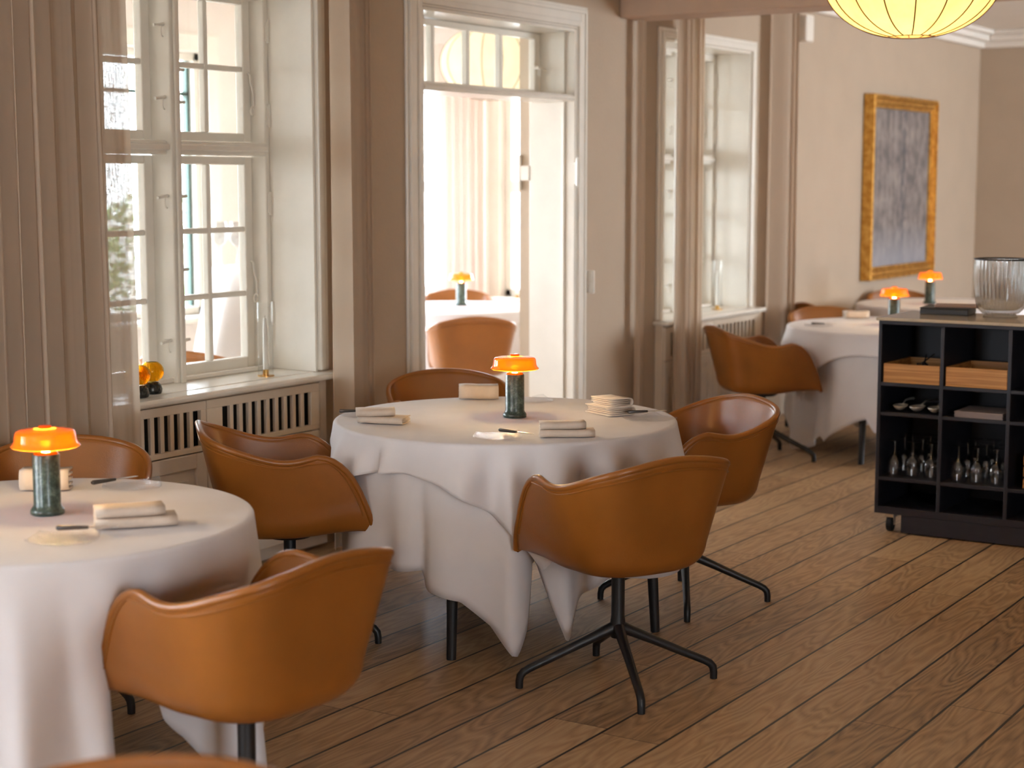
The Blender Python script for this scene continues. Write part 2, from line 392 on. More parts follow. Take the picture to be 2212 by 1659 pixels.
# cornice beyond the beam
def cornice(mb, axis, a0, a1, at, sgn):
    for d, z, z2 in ((0.16, 2.862, CZ), (0.11, 2.81, 2.862), (0.05, 2.755, 2.81)):
        lo, hi = sorted((at, at+sgn*d))
        if axis == 'x': mb.box(a0, a1, lo, hi, z, z2)
        else: mb.box(lo, hi, a0, a1-d, z, z2)
    return mb
struct(obj('trim_1', cornice(MB(), 'x', 8.72, XE, YW, -1), 'ceiling_white', bevel=0.012))
struct(obj('trim_2', cornice(MB(), 'y', YS, YW, XE, -1), 'ceiling_white', bevel=0.012))
bb = MB()
for p, q in ((-0.65, -0.05), (1.95, 4.0), (5.84, 6.38), (8.05, 8.86), (10.36, XE)): bb.box(p, q, YW-0.018, YW, 0, 0.14)
struct(obj('baseboard_left', bb, 'white_gloss', bevel=0.004))
struct(obj('baseboard_back', MB().box(XE-0.018, XE, YS, YW-0.02, 0, 0.14), 'white_gloss', bevel=0.004))
# portals at the openings to the sky
portal(((VO[0][0]+VO[0][1])/2, VY+0.1, 1.57), IN_FROM_Y, VO[0][1]-VO[0][0], 1.9)
portal(((VO[1][0]+VO[1][1])/2, VY+0.1, 1.57), IN_FROM_Y, VO[1][1]-VO[1][0], 1.9)
portal(((VO[2][0]+VO[2][1])/2, VY+0.1, 1.57), IN_FROM_Y, VO[2][1]-VO[2][0], 1.9)
portal(((VO[3][0]+VO[3][1])/2, VY+0.1, 1.57), IN_FROM_Y, VO[3][1]-VO[3][0], 1.9)
for h in VE: portal((VX1+0.1, (h[0]+h[1])/2, 1.54), IN_FROM_X, 1.76, h[1]-h[0])
portal((0.95, YB-0.02, 1.58), IN_FROM_Y, 1.9, 1.68)
portal((-1.45, YB-0.02, 1.58), IN_FROM_Y, 1.5, 1.68)
portal((XR-0.1, 3.55, 1.55), IN_FROM_NEGX, 1.6, 1.3)
portal((-1.0, YS-0.1, 1.5), IN_FROM_NEGY, 1.6, 1.7)
portal((12.5, YS-0.1, 1.55), IN_FROM_NEGY, 3.4, 2.1)

# ---------------------------------------------------------------- windows
ZT = 2.40
def frame_box(mb, x0, x1, z0, z1, y0, y1, w, wt=None, wb=None):
    wt = wt or w; wb = wb or w
    mb.box(x0, x0+w, y0, y1, z0, z1); mb.box(x1-w, x1, y0, y1, z0, z1)
    mb.box(x0+w, x1-w, y0, y1, z1-wt, z1); mb.box(x0+w, x1-w, y0, y1, z0, z0+wb)
def hook_mb(mb, p, s=1):      # small cast fastener: spindle, tapered grip and hanging loop
    x, y, z = p
    mb.tube([(x, y, z), (x, y-0.03, z)], 0.006, 8)
    mb.tube([(x+0.02*s, y-0.028, z+0.004), (x, y-0.034, z+0.002), (x-0.03*s, y-0.036, z-0.003), (x-0.058*s, y-0.036, z-0.006)], [0.005, 0.007, 0.0045, 0.0065], 8)
    ring = [(x+0.010*math.sin(a)*s, y-0.030, z-0.024-0.024*math.cos(a)) for a in [2*PI*k/12 for k in range(13)]]
    mb.tube(ring, 0.0028, 6, False)
def stay_mb(mb, p):           # casement stay hanging down with an eye at its end
    x, y, z = p
    mb.tube([(x, y, z+0.012), (x, y-0.012, z+0.004), (x, y-0.014, z-0.03), (x+0.014, y-0.016, z-0.08), (x+0.018, y-0.016, z-0.125)], 0.005, 7)
    mb.tube([(x+0.008+0.014*math.cos(a), y-0.016, z-0.15+0.019*math.sin(a)) for a in [2*PI*k/14 for k in range(15)]], 0.0034, 6, False)
    mb.tube([(x+0.022+0.006*math.cos(a), y-0.016, z-0.132+0.006*math.sin(a)) for a in [2*PI*k/10 for k in range(11)]], 0.0026, 6, False)
    mb.box(x+0.034, x+0.050, y-0.03, y-0.004, z-0.045, z+0.022)
def casement_window(name, X, full=True):
    r = sroot(name); x0, x1 = X; pm = (x0+x1)/2
    yf, yg = 4.90, 5.0
    f = MB()
    frame_box(f, x0, x1, WZ[0], WZ[1], yf, YB-0.005, 0.032, 0.05, 0.03)
    f.box(x0+0.032, x1-0.032, yf-0.012, yf+0.012, WZ[0]+0.026, WZ[0]+0.046)
    obj('frame', f, 'white_gloss', r, bevel=0.005)
    obj('mullion', MB().box(pm-0.028, pm+0.028, yf-0.03, YB-0.01, WZ[0]+0.02, WZ[1]-0.03).box(pm-0.014, pm+0.014, yf-0.045, yf-0.03, WZ[0]+0.02, WZ[1]-0.03), 'white_gloss', r, bevel=0.007)
    for a, b in ((x0+0.033, pm-0.029), (pm+0.029, x1-0.033)):
        obj('transom', MB().box(a, b, yf-0.004, YB-0.02, 1.705, 1.762).box(a, b, yf-0.022, yf-0.004, 1.722, 1.748), 'white_gloss', r, bevel=0.006)
    for a, b in ((x0+0.033, pm-0.029), (pm+0.029, x1-0.033)):
        for z0, z1, rows in ((0.778, 1.704, 3), (1.763, 2.388, 2)):
            s = MB(); w = 0.048
            frame_box(s, a, b, z0, z1, yg-0.022, yg+0.022, w, 0.036, 0.05 if rows == 3 else 0.04)
            gb, gt = z0+(0.05 if rows == 3 else 0.04), z1-0.036
            mx = (a+b)/2
            s.box(mx-0.012, mx+0.012, yg-0.018, yg+0.016, gb, gt)
            for k in range(1, rows):
                zz = lerp(gb, gt, k/rows); s.box(a+w, b-w, yg-0.016, yg+0.014, zz-0.012, zz+0.012)
            so = obj('sash', s, 'white_gloss', r, bevel=0.005)
            obj('pane', MB().box(a+w-0.005, b-w+0.005, yg-0.002, yg+0.002, gb-0.005, gt+0.005), 'window_glass', so)
    if full:
        for z in (2.223, 1.934, 1.536, 0.946):
            h = MB(); hook_mb(h, (pm-0.03, 4.935, z)); obj('latch', h, 'white_gloss', r, smooth=True)
        for z in (2.05, 1.92, 1.54, 1.24, 0.95):
            obj('latch_tip', MB().tube([(pm+0.02, 4.886, z), (pm+0.03, 4.878, z-0.004), (pm+0.056, 4.876, z-0.003)], [0.006, 0.008, 0.006], 8), 'white_gloss', r, smooth=True)
    for z in (2.05, 1.235):
        h = MB(); stay_mb(h, (x1-0.052, yg-0.024, z)); obj('stay', h, 'white_gloss', r, smooth=True)
    for z in (2.24, 1.88, 1.5, 1.02):
        obj('hinge', MB().tube([(x1-0.012, yf-0.006, z-0.05), (x1-0.012, yf-0.006, z+0.05)], 0.007, 8).box(x1-0.022, x1-0.004, yf-0.008, yf, z-0.04, z+0.04), 'white_gloss', r, smooth=False)
    # deep painted reveal lining and architrave
    rv = MB()
    rv.box(x1-0.008, x1+0.006, YW-0.004, yf-0.002, 0.7735, WZ[1]-0.008); rv.box(x0-0.006, x0+0.008, YW-0.004, yf-0.002, 0.7735, WZ[1]-0.008); rv.box(x0-0.006, x1+0.006, YW-0.004, yf-0.002, WZ[1]-0.008, WZ[1]+0.006)
    obj('reveal', rv, 'white_gloss', r)
    ar = MB()
    for d0, d1, y in ((0.007, 0.045, YW-0.026), (0.045, 0.07, YW-0.018)):
        ar.box(x1+d0, x1+d1, y, YW, WZ[0]+0.03, WZ[1]+d1); ar.box(x0-d1, x0-d0, y, YW, WZ[0]+0.03, WZ[1]+d1); ar.box(x0-d0, x1+d0, y, YW, WZ[1]+d0, WZ[1]+d1)
    obj('architrave', ar, 'white_gloss', r, bevel=0.006)
    sl = MB().box(x0-0.10, x1+0.09, 4.55, YW, WZ[0], 0.773).box(x0+0.001, x1-0.001, YW, 4.899, WZ[0], 0.773)
    obj('window_sill', sl, 'white_gloss', r, bevel=0.011)
    return r
casement_window('window_1', W1)
casement_window('window_2', W2)
casement_window('window_3', W0, False)
casement_window('window_11', WN, False)
def plain_window(name, axis, a0, a1, z0, z1, at, th, nv=1, nh=1, rail=None, green=False):
    """window in an outside wall: frame, glazing bars and pane; at = room face, th = signed depth outwards"""
    r = sroot(name); mb = MB(); s = 1 if th > 0 else -1
    def B(m, p, q, d0, d1, zz0, zz1):
        lo, hi = sorted((at+s*d0, at+s*d1))
        m.box(p, q, lo, hi, zz0, zz1) if axis == 'x' else m.box(lo, hi, p, q, zz0, zz1)
    w = 0.06
    B(mb, a0, a0+w, 0.06, 0.14, z0, z1); B(mb, a1-w, a1, 0.06, 0.14, z0, z1); B(mb, a0, a1, 0.06, 0.14, z1-w, z1); B(mb, a0, a1, 0.06, 0.14, z0, z0+w)
    for k in range(1, nv+1):
        c = lerp(a0, a1, k/(nv+1)); B(mb, c-0.035, c+0.035, 0.065, 0.135, z0+w, z1-w)
    if rail: B(mb, a0+w, a1-w, 0.05, 0.135, rail-0.05, rail+0.05)
    obj('frame', mb, 'white_gloss', r, bevel=0.006)
    tr = MB(); d = 0.13
    B(tr, a0-d, a0, -0.025, 0, z0-0.03, z1+d); B(tr, a1, a1+d, -0.025, 0, z0-0.03, z1+d); B(tr, a0, a1, -0.025, 0, z1, z1+d)
    obj('architrave', tr, 'white_gloss', r, bevel=0.006)
    si = MB(); B(si, a0-0.15, a1+0.15, -0.14, 0, z0-0.04, z0); B(si, a0+0.002, a1-0.002, 0, 0.06, z0-0.04, z0); obj('window_sill', si, 'white_gloss', r, bevel=0.008)
    pn = MB(); B(pn, a0+w-0.004, a1-w+0.004, 0.098, 0.102, z0+w-0.004, z1-w+0.004); obj('pane', pn, 'window_glass', r)
    if green:
        g = MB(); e = 0.03
        for q in ((a0+w, a0+w+e), (a1-w-e, a1-w)): B(g, q[0], q[1], 0.104, 0.15, z0+w, z1-w)
        B(g, a0+w, a1-w, 0.104, 0.15, z1-w-e-0.22, z1-w-0.22)
        obj('outer_frame', g, 'green_paint', r)
    return r
plain_window('window_4', 'x', *VO[0][:2], VO[0][2], VO[0][3], VY, 1, nv=0, green=True)
plain_window('window_5', 'x', *VO[1][:2], VO[1][2], VO[1][3], VY, 1, nv=1, green=True)
plain_window('window_6', 'x', *VO[2][:2], VO[2][2], VO[2][3], VY, 1, nv=1, green=True)
plain_window('window_7', 'x', *VO[3][:2], VO[3][2], VO[3][3], VY, 1, nv=1, green=True)
plain_window('window_8', 'y', *VE[0][:2], VE[0][2], VE[0][3], VX1, 1, nv=1, rail=1.55, green=False)
plain_window('window_9', 'y', *VE[1][:2], VE[1][2], VE[1][3], VX1, 1, nv=0, rail=1.55)
plain_window('window_12', 'y', *RW[:2], RW[2], RW[3], XR, -1, nv=2, rail=1.7)
plain_window('window_10', 'x', *SW[0][:2], SW[0][2], SW[0][3], YS, -1, nv=2, rail=1.7)

plain_window('window_added', 'x', *SW[1][:2], SW[1][2], SW[1][3], YS, -1, nv=1, rail=1.7)  # unseen window, added to brighten the near left of the room

# ---------------------------------------------------------------- doorway
d = sroot('door_1')
jm = MB(); yj0, yj1 = YW-0.016, 4.93
jm.box(DR[1]-0.012, DR[1]+0.004, yj0, yj1, 0, DZ); jm.box(DR[0]-0.004, DR[0]+0.012, yj0, yj1, 0, DZ); jm.box(DR[0]+0.012, DR[1]-0.012, yj0, yj1, DZ-0.012, DZ+0.004)
jm.box(DR[1]-0.026, DR[1]-0.012, 4.70, 4.715, 0, DZ-0.012); jm.box(DR[0]+0.012, DR[0]+0.026, 4.70, 4.715, 0, DZ-0.012)
obj('jamb', jm, 'white_gloss', d, bevel=0.003)
ar = MB()
for d0, d1, y in ((0.005, 0.016, YW-0.020), (0.016, 0.045, YW-0.032), (0.045, 0.088, YW-0.022), (0.088, 0.108, YW-0.028), (0.108, 0.125, YW-0.016)):
    ar.box(DR[1]+d0, DR[1]+d1, y, YW, 0, DZ+d1); ar.box(DR[0]-d1, DR[0]-d0, y, YW, 0, DZ+d1); ar.box(DR[0]-d0, DR[1]+d0, y, YW, DZ+d0, DZ+d1)
obj('architrave', ar, 'white_gloss', d, bevel=0.005)
obj('transom_bar', MB().box(DR[0]+0.012, DR[1]-0.012, YW-0.012, 4.92, 2.022, 2.056).box(DR[0]+0.012, DR[1]-0.012, YW-0.024, YW-0.012, 2.030, 2.048), 'white_gloss', d, bevel=0.006)
ts = MB(); a, b = DR[0]+0.014, DR[1]-0.014
frame_box(ts, a, b, 2.058, DZ-0.014, 4.86, 4.90, 0.055, 0.032, 0.026)
for x in (6.905, 7.215, 7.525):
    ts.box(x-0.014, x+0.014, 4.862, 4.898, 2.07, DZ-0.04)
o = obj('transom_sash', ts, 'white_gloss', d, bevel=0.004)
obj('pane', MB().box(a+0.05, b-0.05, 4.878, 4.882, 2.08, DZ-0.045), 'window_glass', o)
h = MB(); hook_mb(h, (DR[1]-0.07, 4.86, 2.20), -1); obj('latch', h, 'white_gloss', d, smooth=True)
obj('strike_plate', MB().box(DR[0]+0.012, DR[0]+0.024, 4.675, 4.69, 1.62, 1.72).box(DR[0]+0.012, DR[0]+0.034, 4.672, 4.69, 1.65, 1.69), 'green_paint', d)
obj('hinge', MB().box(DR[1]-0.016, DR[1]-0.012, YW-0.03, YW+0.02, 1.58, 1.70).tube([(DR[1]-0.012, YW-0.034, 1.57), (DR[1]-0.012, YW-0.034, 1.72)], 0.007, 8), 'white_gloss', d)
obj('hinge', MB().box(DR[1]-0.018, DR[1], 4.93, 4.985, 1.60, 1.68).box(DR[1]-0.02, DR[1]-0.004, 4.985, 4.998, 1.55, 1.74), 'white_gloss', d)
sw = tag(obj('light_switch', MB().box(8.047, 8.06, 4.60, 4.66, 0.985, 1.11), 'plastic_white', bevel=0.003), 'white double light switch on wall right of the doorway', 'light switch')
obj('rocker', MB().box(8.043, 8.048, 4.608, 4.652, 1.055, 1.10), 'plastic_white', sw, bevel=0.001); obj('rocker', MB().box(8.043, 8.048, 4.608, 4.652, 0.995, 1.04), 'plastic_white', sw, bevel=0.001)

# ---------------------------------------------------------------- radiator covers under the windows
def radiator_cover(x0, x1, xs, label, xg):
    r = thing('radiator_cover', label, 'radiator cover', ((x0+x1)/2, 4.63, 0)); ox, oy = -(x0+x1)/2, -4.63
    yf = 4.60
    obj('shade_backing', MB().box(x0+0.02, x1-0.02, 4.654, 4.657, 0.12, 0.735), 'shade_black', r, loc=(ox, oy, 0))  # black sheet painting the shade behind the slats
    fr = MB()
    fr.box(x1-0.045, x1, yf+0.006, 4.657, 0.09, 0.746); fr.box(x0, x0+0.02, yf+0.006, 4.657, 0.09, 0.746)
    fr.box(x0+0.02, x1-0.045, yf+0.008, 4.64, 0.735, 0.746); fr.box(x0, x1, yf-0.012, yf+0.02, 0.075, 0.15); fr.box(x0, x1, yf+0.01, 4.65, 0.02, 0.075)
    obj('frame', fr, 'radiator_paint', r, bevel=0.003, loc=(ox, oy, 0))
    for (a, b), (g0, g1) in zip(xs, xg):
        p = MB(); z0, z1 = 0.533, 0.733
        p.box(a, b, yf, yf+0.02, z1-0.035, z1); p.box(a, b, yf, yf+0.02, z0, z0+0.022); p.box(a, g0, yf, yf+0.02, z0+0.022, z1-0.035); p.box(g1, b, yf, yf+0.02, z0+0.022, z1-0.035)
        n = round((g1-g0)/0.0535); w = (g1-g0)/n
        for k in range(1, n): p.box(g0+k*w-0.010, g0+k*w+0.010, yf+0.001, yf+0.018, z0+0.022, z1-0.035)
        obj('grille', p, 'radiator_paint', r, bevel=0.002, loc=(ox, oy, 0))
        q = MB(); zb, zt = 0.152, 0.528
        q.box(a, a+0.06, yf, yf+0.02, zb, zt); q.box(b-0.06, b, yf, yf+0.02, zb, zt); q.box(a+0.06, b-0.06, yf, yf+0.02, zt-0.06, zt); q.box(a+0.06, b-0.06, yf, yf+0.02, zb, zb+0.06)
        q.box(a+0.06, b-0.06, yf+0.012, yf+0.02, zb+0.06, zt-0.06); q.box(a+0.10, b-0.10, yf+0.004, yf+0.012, zb+0.10, zt-0.10)
        obj('panel', q, 'radiator_paint', r, bevel=0.005, loc=(ox, oy, 0))
    return r
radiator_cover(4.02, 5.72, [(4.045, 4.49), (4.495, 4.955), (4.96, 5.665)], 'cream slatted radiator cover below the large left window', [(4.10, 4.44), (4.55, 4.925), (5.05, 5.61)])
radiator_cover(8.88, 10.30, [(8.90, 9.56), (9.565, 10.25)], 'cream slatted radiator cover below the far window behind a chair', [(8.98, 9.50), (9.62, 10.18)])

# ---------------------------------------------------------------- curtains
def curtain(label, p0, ang, segs, z0, z1, mat, seed=0, lean=0.0):
    """segs: (width, folds, depth of fold, overlap) laid end to end from p0 along the wall"""
    rnd = random.Random(seed); ux, uy = math.cos(ang), math.sin(ang); path = []; al0 = 0; k0 = 0.0; W = sum(q[0] for q in segs)
    for (wd_, n, amp, over) in segs:
        nn = max(8, int(n*20)); ph = [rnd.uniform(0.7, 1.2) for _ in range(int(n)+2)]
        for i in range(nn):
            s_ = i/nn; k = s_*n; th = 2*PI*(k0+k); e = min(1, 6*s_, 6*(1-s_))
            am = lerp(ph[int(k)], ph[int(k)+1], k-int(k))*amp
            path.append((al0+s_*wd_+over*(wd_/max(n, 1))*0.5*math.sin(2*th)*e, am*math.sin(th)*(0.5+0.5*e)+amp*0.2*math.sin(2.3*th+1.3)*e))
        al0 += wd_; k0 += n
    rows = []; nz = 30
    for j in range(nz+1):
        t = j/nz; z = lerp(z1, z0, t); g = 0.78+0.28*t
        row = []
        for al, off in path:
            a2 = al+lean*t*(al/W)+0.005*math.sin(al*11+t*2.4)
            row.append((p0[0]+ux*a2-uy*off*g, p0[1]+uy*a2+ux*off*g, z))
        rows.append(row)
    m = MB(); m.grid(rows)
    return tag(obj('curtain', m, mat, smooth=True), label, 'curtain')
curtain('long beige linen curtain over the left half of the large window', (3.66, 4.46), 0.02, [(0.43, 5, 0.035, 0.35), (0.05, 0.5, 0.008, 0), (0.19, 2, 0.03, 0.35), (0.115, 1.0, 0.010, 0.0)], 0.02, 2.88, 'curtain_linen', 1, 0.05)
curtain('beige linen curtain between the large window and the doorway', (5.60, 4.47), 0.22, [(0.26, 1.5, 0.035, 0.15), (0.16, 3, 0.022, 0.3)], 0.02, 2.88, 'curtain_linen', 3)
curtain('narrow beige curtain at the left edge of the far window', (8.53, 4.60), 0.0, [(0.08, 3, 0.022, 0.3)], 0.02, 2.88, 'curtain_linen', 4)
curtain('beige curtain bunched across the middle of the far window', (8.80, 4.48), 0.03, [(0.32, 4, 0.035, 0.4), (0.06, 0.5, 0.01, 0)], 0.02, 2.88, 'curtain_linen', 5)
curtain('beige curtain between the far window and the white speaker', (10.33, 4.58), 0.0, [(0.24, 1.5, 0.04, 0.1), (0.20, 3, 0.025, 0.3)], 0.02, 2.88, 'curtain_linen', 6)
curtain('sheer pinkish curtain between the veranda windows seen through doorway', (11.46, 7.53), PI/2, [(0.54, 7, 0.045, 0.4)], 0.02, 2.7, 'curtain_sheer', 7)

# ---------------------------------------------------------------- swivel armchairs
RIM = [(0, .770), (.08, .766), (.16, .755), (.24, .737), (.32, .713), (.39, .689), (.45, .672), (.51, .665), (.57, .668), (.63, .676), (.70, .682)]
def rim_plan(a):
    w, b, yc, s0 = 0.292, 0.272, -0.045, 0.52
    if a <= s0:
        ph = a/s0*PI/2; e = 2/3.7
        return Vector((w*math.sin(ph)**e, yc-b*max(0, math.cos(ph))**e))
    return Vector((w, lerp(yc, 0.075, (a-s0)/(1-s0))))
ARC = [(0.0, 0.0)]
for _i in range(1, 801):
    ARC.append((_i/800, ARC[-1][1]+(rim_plan(_i/800)-rim_plan((_i-1)/800)).length))
ARC_INV = [(v, k) for k, v in ARC]
def shell_pt(s, t):
    a = abs(s); sg = 1 if s >= 0 else -1; s0 = 0.52
    al_ = interp(ARC, a)
    zr = sum(interp(RIM, abs(al_+q)) for q in (-.045, -.03, -.015, 0, .015, .03, .045))/7
    tt = max(t, 0); tf = 0.34
    q = min(1, tt/tf)*PI/2; r_ = max(0, (tt-tf)/(1-tf))
    fo, fz = math.sin(q), 1-math.cos(q)
    w = 0.178+0.072*fo+0.042*r_; yc = -0.045
    b = 0.140+0.062*fo+0.070*r_
    zw = 0.075
    zb = 0.394+0.032*sstep(0.0, 0.29, yc if a <= s0 else lerp(yc, 0.285, (a-s0)/(1-s0)))
    z = zb+zw*fz+(zr-zb-zw)*r_
    if a <= s0:
        ph = a/s0*PI/2; e = 2/(2.8+0.9*tt)
        x = w*math.sin(ph)**e; y = yc-b*max(0, math.cos(ph))**e
    else:
        k = (a-s0)/(1-s0); m_ = 1-tt
        ey = m_**3*0.285+3*m_*m_*tt*0.242+3*m_*tt*tt*0.205+tt**3*0.075
        ez = m_**3*0.412+3*m_*m_*tt*0.51+3*m_*tt*tt*0.672+tt**3*0.681
        x = (w+0.05*k*(1-fo))*(1-0.05*k*k*tt); y = lerp(yc, ey, k); z = lerp(z, ez, k*k)
    if t < 0:
        k = 1+t; x *= k
        if a <= s0: y = yc+(y-yc)*k
        z = 0.394+0.032*sstep(0.0, 0.29, y)
    return Vector((sg*x*0.94, y*0.99, z))
def build_chair(label, loc, rotz, legrot, group):
    t = thing('swivel_armchair', label, 'chair', loc, rotz, group)
    ss = [math.copysign(interp(ARC_INV, abs(-1+2*i/96)*ARC[-1][1]), -1+2*i/96) for i in range(97)]; ts = [-1, -0.66, -0.33]+[k/22 for k in range(23)]
    m = MB(); m.grid([[shell_pt(s, v) for s in ss] for v in ts])
    me = m.mesh('shell', 'leather', True); clean(me, 1e-4)
    o = bpy.data.objects.new('shell', me); COL.objects.link(o); o.parent = t
    md = o.modifiers.new('thickness', 'SOLIDIFY'); md.thickness = 0.018; md.offset = -1; md.use_even_offset = False
    edge = [shell_pt(-1, k/12) for k in range(0, 12)]+[shell_pt(s, 1) for s in ss]+[shell_pt(1, k/12) for k in range(11, -1, -1)]+[shell_pt(1, -k/6) for k in range(1, 6)]+[shell_pt(-1, -k/6) for k in range(5, 0, -1)]+[shell_pt(-1, 0)]
    # inward shift keeps the rolled edge centred on the shell's thickness
    ed = [Vector((p.x*0.972, p.y*0.972, p.z-0.001)) for p in edge]
    obj('rolled_edge', MB().tube(ed, 0.0115, 10, False), 'leather', t, smooth=True)
    low = [shell_pt(-0.955, k/20) for k in range(4, 18)]+[shell_pt(v, 0.935) for v in ss[4:-4]]+[shell_pt(0.955, k/20) for k in range(17, 3, -1)]
    lo = [Vector((p.x*1.004, p.y*1.004, p.z)) for p in low]
    obj('seam', MB().tube(lo, 0.0024, 6), 'leather', t, smooth=True)
    obj('mounting_plate', MB().lathe([(0, 0.366), (0.075, 0.366), (0.095, 0.380), (0.095, 0.388), (0, 0.388)], 28), 'black_steel', t, smooth=False)
    obj('column', MB().lathe([(0, 0.150), (0.022, 0.152), (0.027, 0.165), (0.024, 0.205), (0.0215, 0.225), (0.0215, 0.366), (0, 0.366)], 24), 'black_steel', t, smooth=True)
    for k in range(4):
        a = legrot-rotz+k*PI/2
        c, s_ = math.cos(a), math.sin(a)
        prof = [(0.012, 0.185, 0.020), (0.05, 0.168, 0.0175), (0.12, 0.137, 0.015), (0.22, 0.092, 0.0135), (0.285, 0.064, 0.013), (0.305, 0.053, 0.013), (0.316, 0.040, 0.013), (0.319, 0.022, 0.0125), (0.319, 0.001, 0.012)]
        obj('leg', MB().tube([(c*r_, s_*r_, z) for r_, z, _ in prof], [p[2] for p in prof], 12), 'black_steel', t, smooth=True)
    return t
AZ = lambda deg: math.radians(deg-90)      # chair faces +y in its own frame
G = 'cognac leather swivel armchairs'
CH = [
 ('cognac leather swivel armchair, back turned, in front of the middle table', (4.62, 2.545), 65, 42),
 ('cognac leather swivel armchair at the right side of the middle table, open inside showing', (5.70, 2.853), 150, 29),
 ('cognac leather swivel armchair between the radiator cover and the middle table', (4.475, 3.775), -45, 20),
 ('cognac leather armchair half hidden behind the middle table, below the doorway', (5.86, 4.02), 225, 30),
 ('large cognac leather armchair with left arm in front of the left table', (2.925, 2.61), 86, 12),
 ('cognac leather armchair behind the left table, against the beige curtain', (3.585, 3.95), 220, 265),
 ('blurred armchair back whose rim just shows at the bottom edge', (1.475, 1.507), 226, 10),
 ('cognac leather armchair facing right beside the far window radiator', (8.96, 3.996), -45, 4),
 ('cognac leather armchair behind the table left of the black cabinet', (10.26, 4.06), 222, 10),
 ('dark brown armchair peeking over another chair below the painting', (10.97, 4.29), -40, 10),
 ('armchair below the gilt painting behind the farthest table', (12.22, 4.26), 225, 10),
 ('sunlit armchair with its back to the doorway at the veranda table', (8.76, 5.905), 42, 10),
 ('armchair on the far side of the veranda table by the sheer curtain', (10.42, 7.10), 220, 10),
 ('armchair seen through the large window in front of the tall clothed table', (6.32, 5.86), 20, 10),
]
chair0 = None
def relabel(o, n): o['label'] = n
for label, (x, y), az, lr in CH:
    if chair0 is None: chair0 = build_chair(label, (x, y, 0), AZ(az), math.radians(lr), G)
    else:
        c = dup(chair0, (x, y, 0), AZ(az), label, G)
        # turn the star base on its column
        legs = [q for q in c.children if q.name.startswith('leg')]
        dl = math.radians(lr)-AZ(az)-(math.radians(CH[0][3])-AZ(CH[0][2]))
        for q in legs: q.rotation_euler = (0, 0, dl)

# ---------------------------------------------------------------- tables and cloths
TZ = 0.738
def build_table(label, loc, R, legrot, H=TZ):
    t = thing('round_table', label, 'table', loc, 0, 'round dining tables')
    obj('tabletop', MB().lathe([(0, H-0.028), (R-0.03, H-0.028), (R-0.004, H-0.01), (R-0.004, H), (0, H)], 72), 'black_wood', t)
    for k in range(4):
        a = legrot+k*PI/2; c, s = math.cos(a), math.sin(a); lr = R*0.93
        obj('leg', MB().tube([(c*lr*0.93, s*lr*0.93, H-0.028), (c*lr, s*lr, 0.0)], [0.026, 0.0165], 16), 'black_wood', t, smooth=True)
    return t
def cloth(name, label, cat, c, R, zt, hem, fold, group=None, flare=0.02, rows=16, nth=480):
    m = MB(); rings = []
    th = [2*PI*i/nth for i in range(nth)]
    for rr, dz in ((0.03, 0), (0.25, 0), (0.55, 0), (0.8, 0), (0.95, 0), (0.985, -0.0008)):
        rings.append([(R*rr*math.cos(a), R*rr*math.sin(a), zt+dz) for a in th])
    ro = 0.014
    for k in range(1, 5):
        b = k/4*PI/2; rings.append([((R-ro*0.4+ro*math.sin(b))*math.cos(a), (R-ro*0.4+ro*math.sin(b))*math.sin(a), zt-ro*(1-math.cos(b))) for a in th])
    for k in range(1, rows+1):
        q = (k/rows); ring = []
        for a in th:
            dg = math.degrees(a) % 360; hz = hem(dg); dp = (zt-ro-hz)*q
            r_ = R+ro*0.6+flare*dp*1.6+fold(dg, dp)
            ring.append((r_*math.cos(a), r_*math.sin(a), zt-ro-dp))
        rings.append(ring)
    m.grid(rings, wrap=True); m.f.append(tuple(range(nth)))
    me = m.mesh(name, 'tablecloth_white', True)
    o = bpy.data.objects.new(name, me); COL.objects.link(o); o.location = (c[0], c[1], 0)
    md = o.modifiers.new('thickness', 'SOLIDIFY'); md.thickness = 0.0012; md.offset = 1
    return tag(o, label, cat, group)
def push(dg, d, lst):
    v = 0
    for c, w, P in lst:
        q = abs(((dg-c+180) % 360)-180)/w
        v -= P*math.exp(-q**4)*sstep(0.06, 0.24, d)
    return v
def folds(seed, n=11, amp=0.035, d0=0.0, pushes=()):
    rnd = random.Random(seed); ph = [rnd.uniform(0, 2*PI) for _ in range(4)]; ns = [n, n*2-3, int(n*0.6), n+4]; am = [1, 0.35, 0.5, 0.5]
    def f(dg, d):
        a = math.radians(dg); v = sum(k*math.sin(q*a+p) for q, p, k in zip(ns, ph, am))
        return amp*min(1, (max(0, d-d0)/0.40))**0.85*v*0.62+push(dg, d, pushes)
    return f
def square_hem(a, normal, R, zt, zmin=0.03, valley=0.0):
    def h(dg):
        dl = ((dg-normal+45) % 90)-45
        z = max(zmin, zt-(a/math.cos(math.radians(dl))-R))
        if valley:
            e = 45-abs(dl)
            if e < 1.6: z = max(z, lerp(zt-0.40, z, sstep(0.5, 1.6, e)))
        return z
    return h
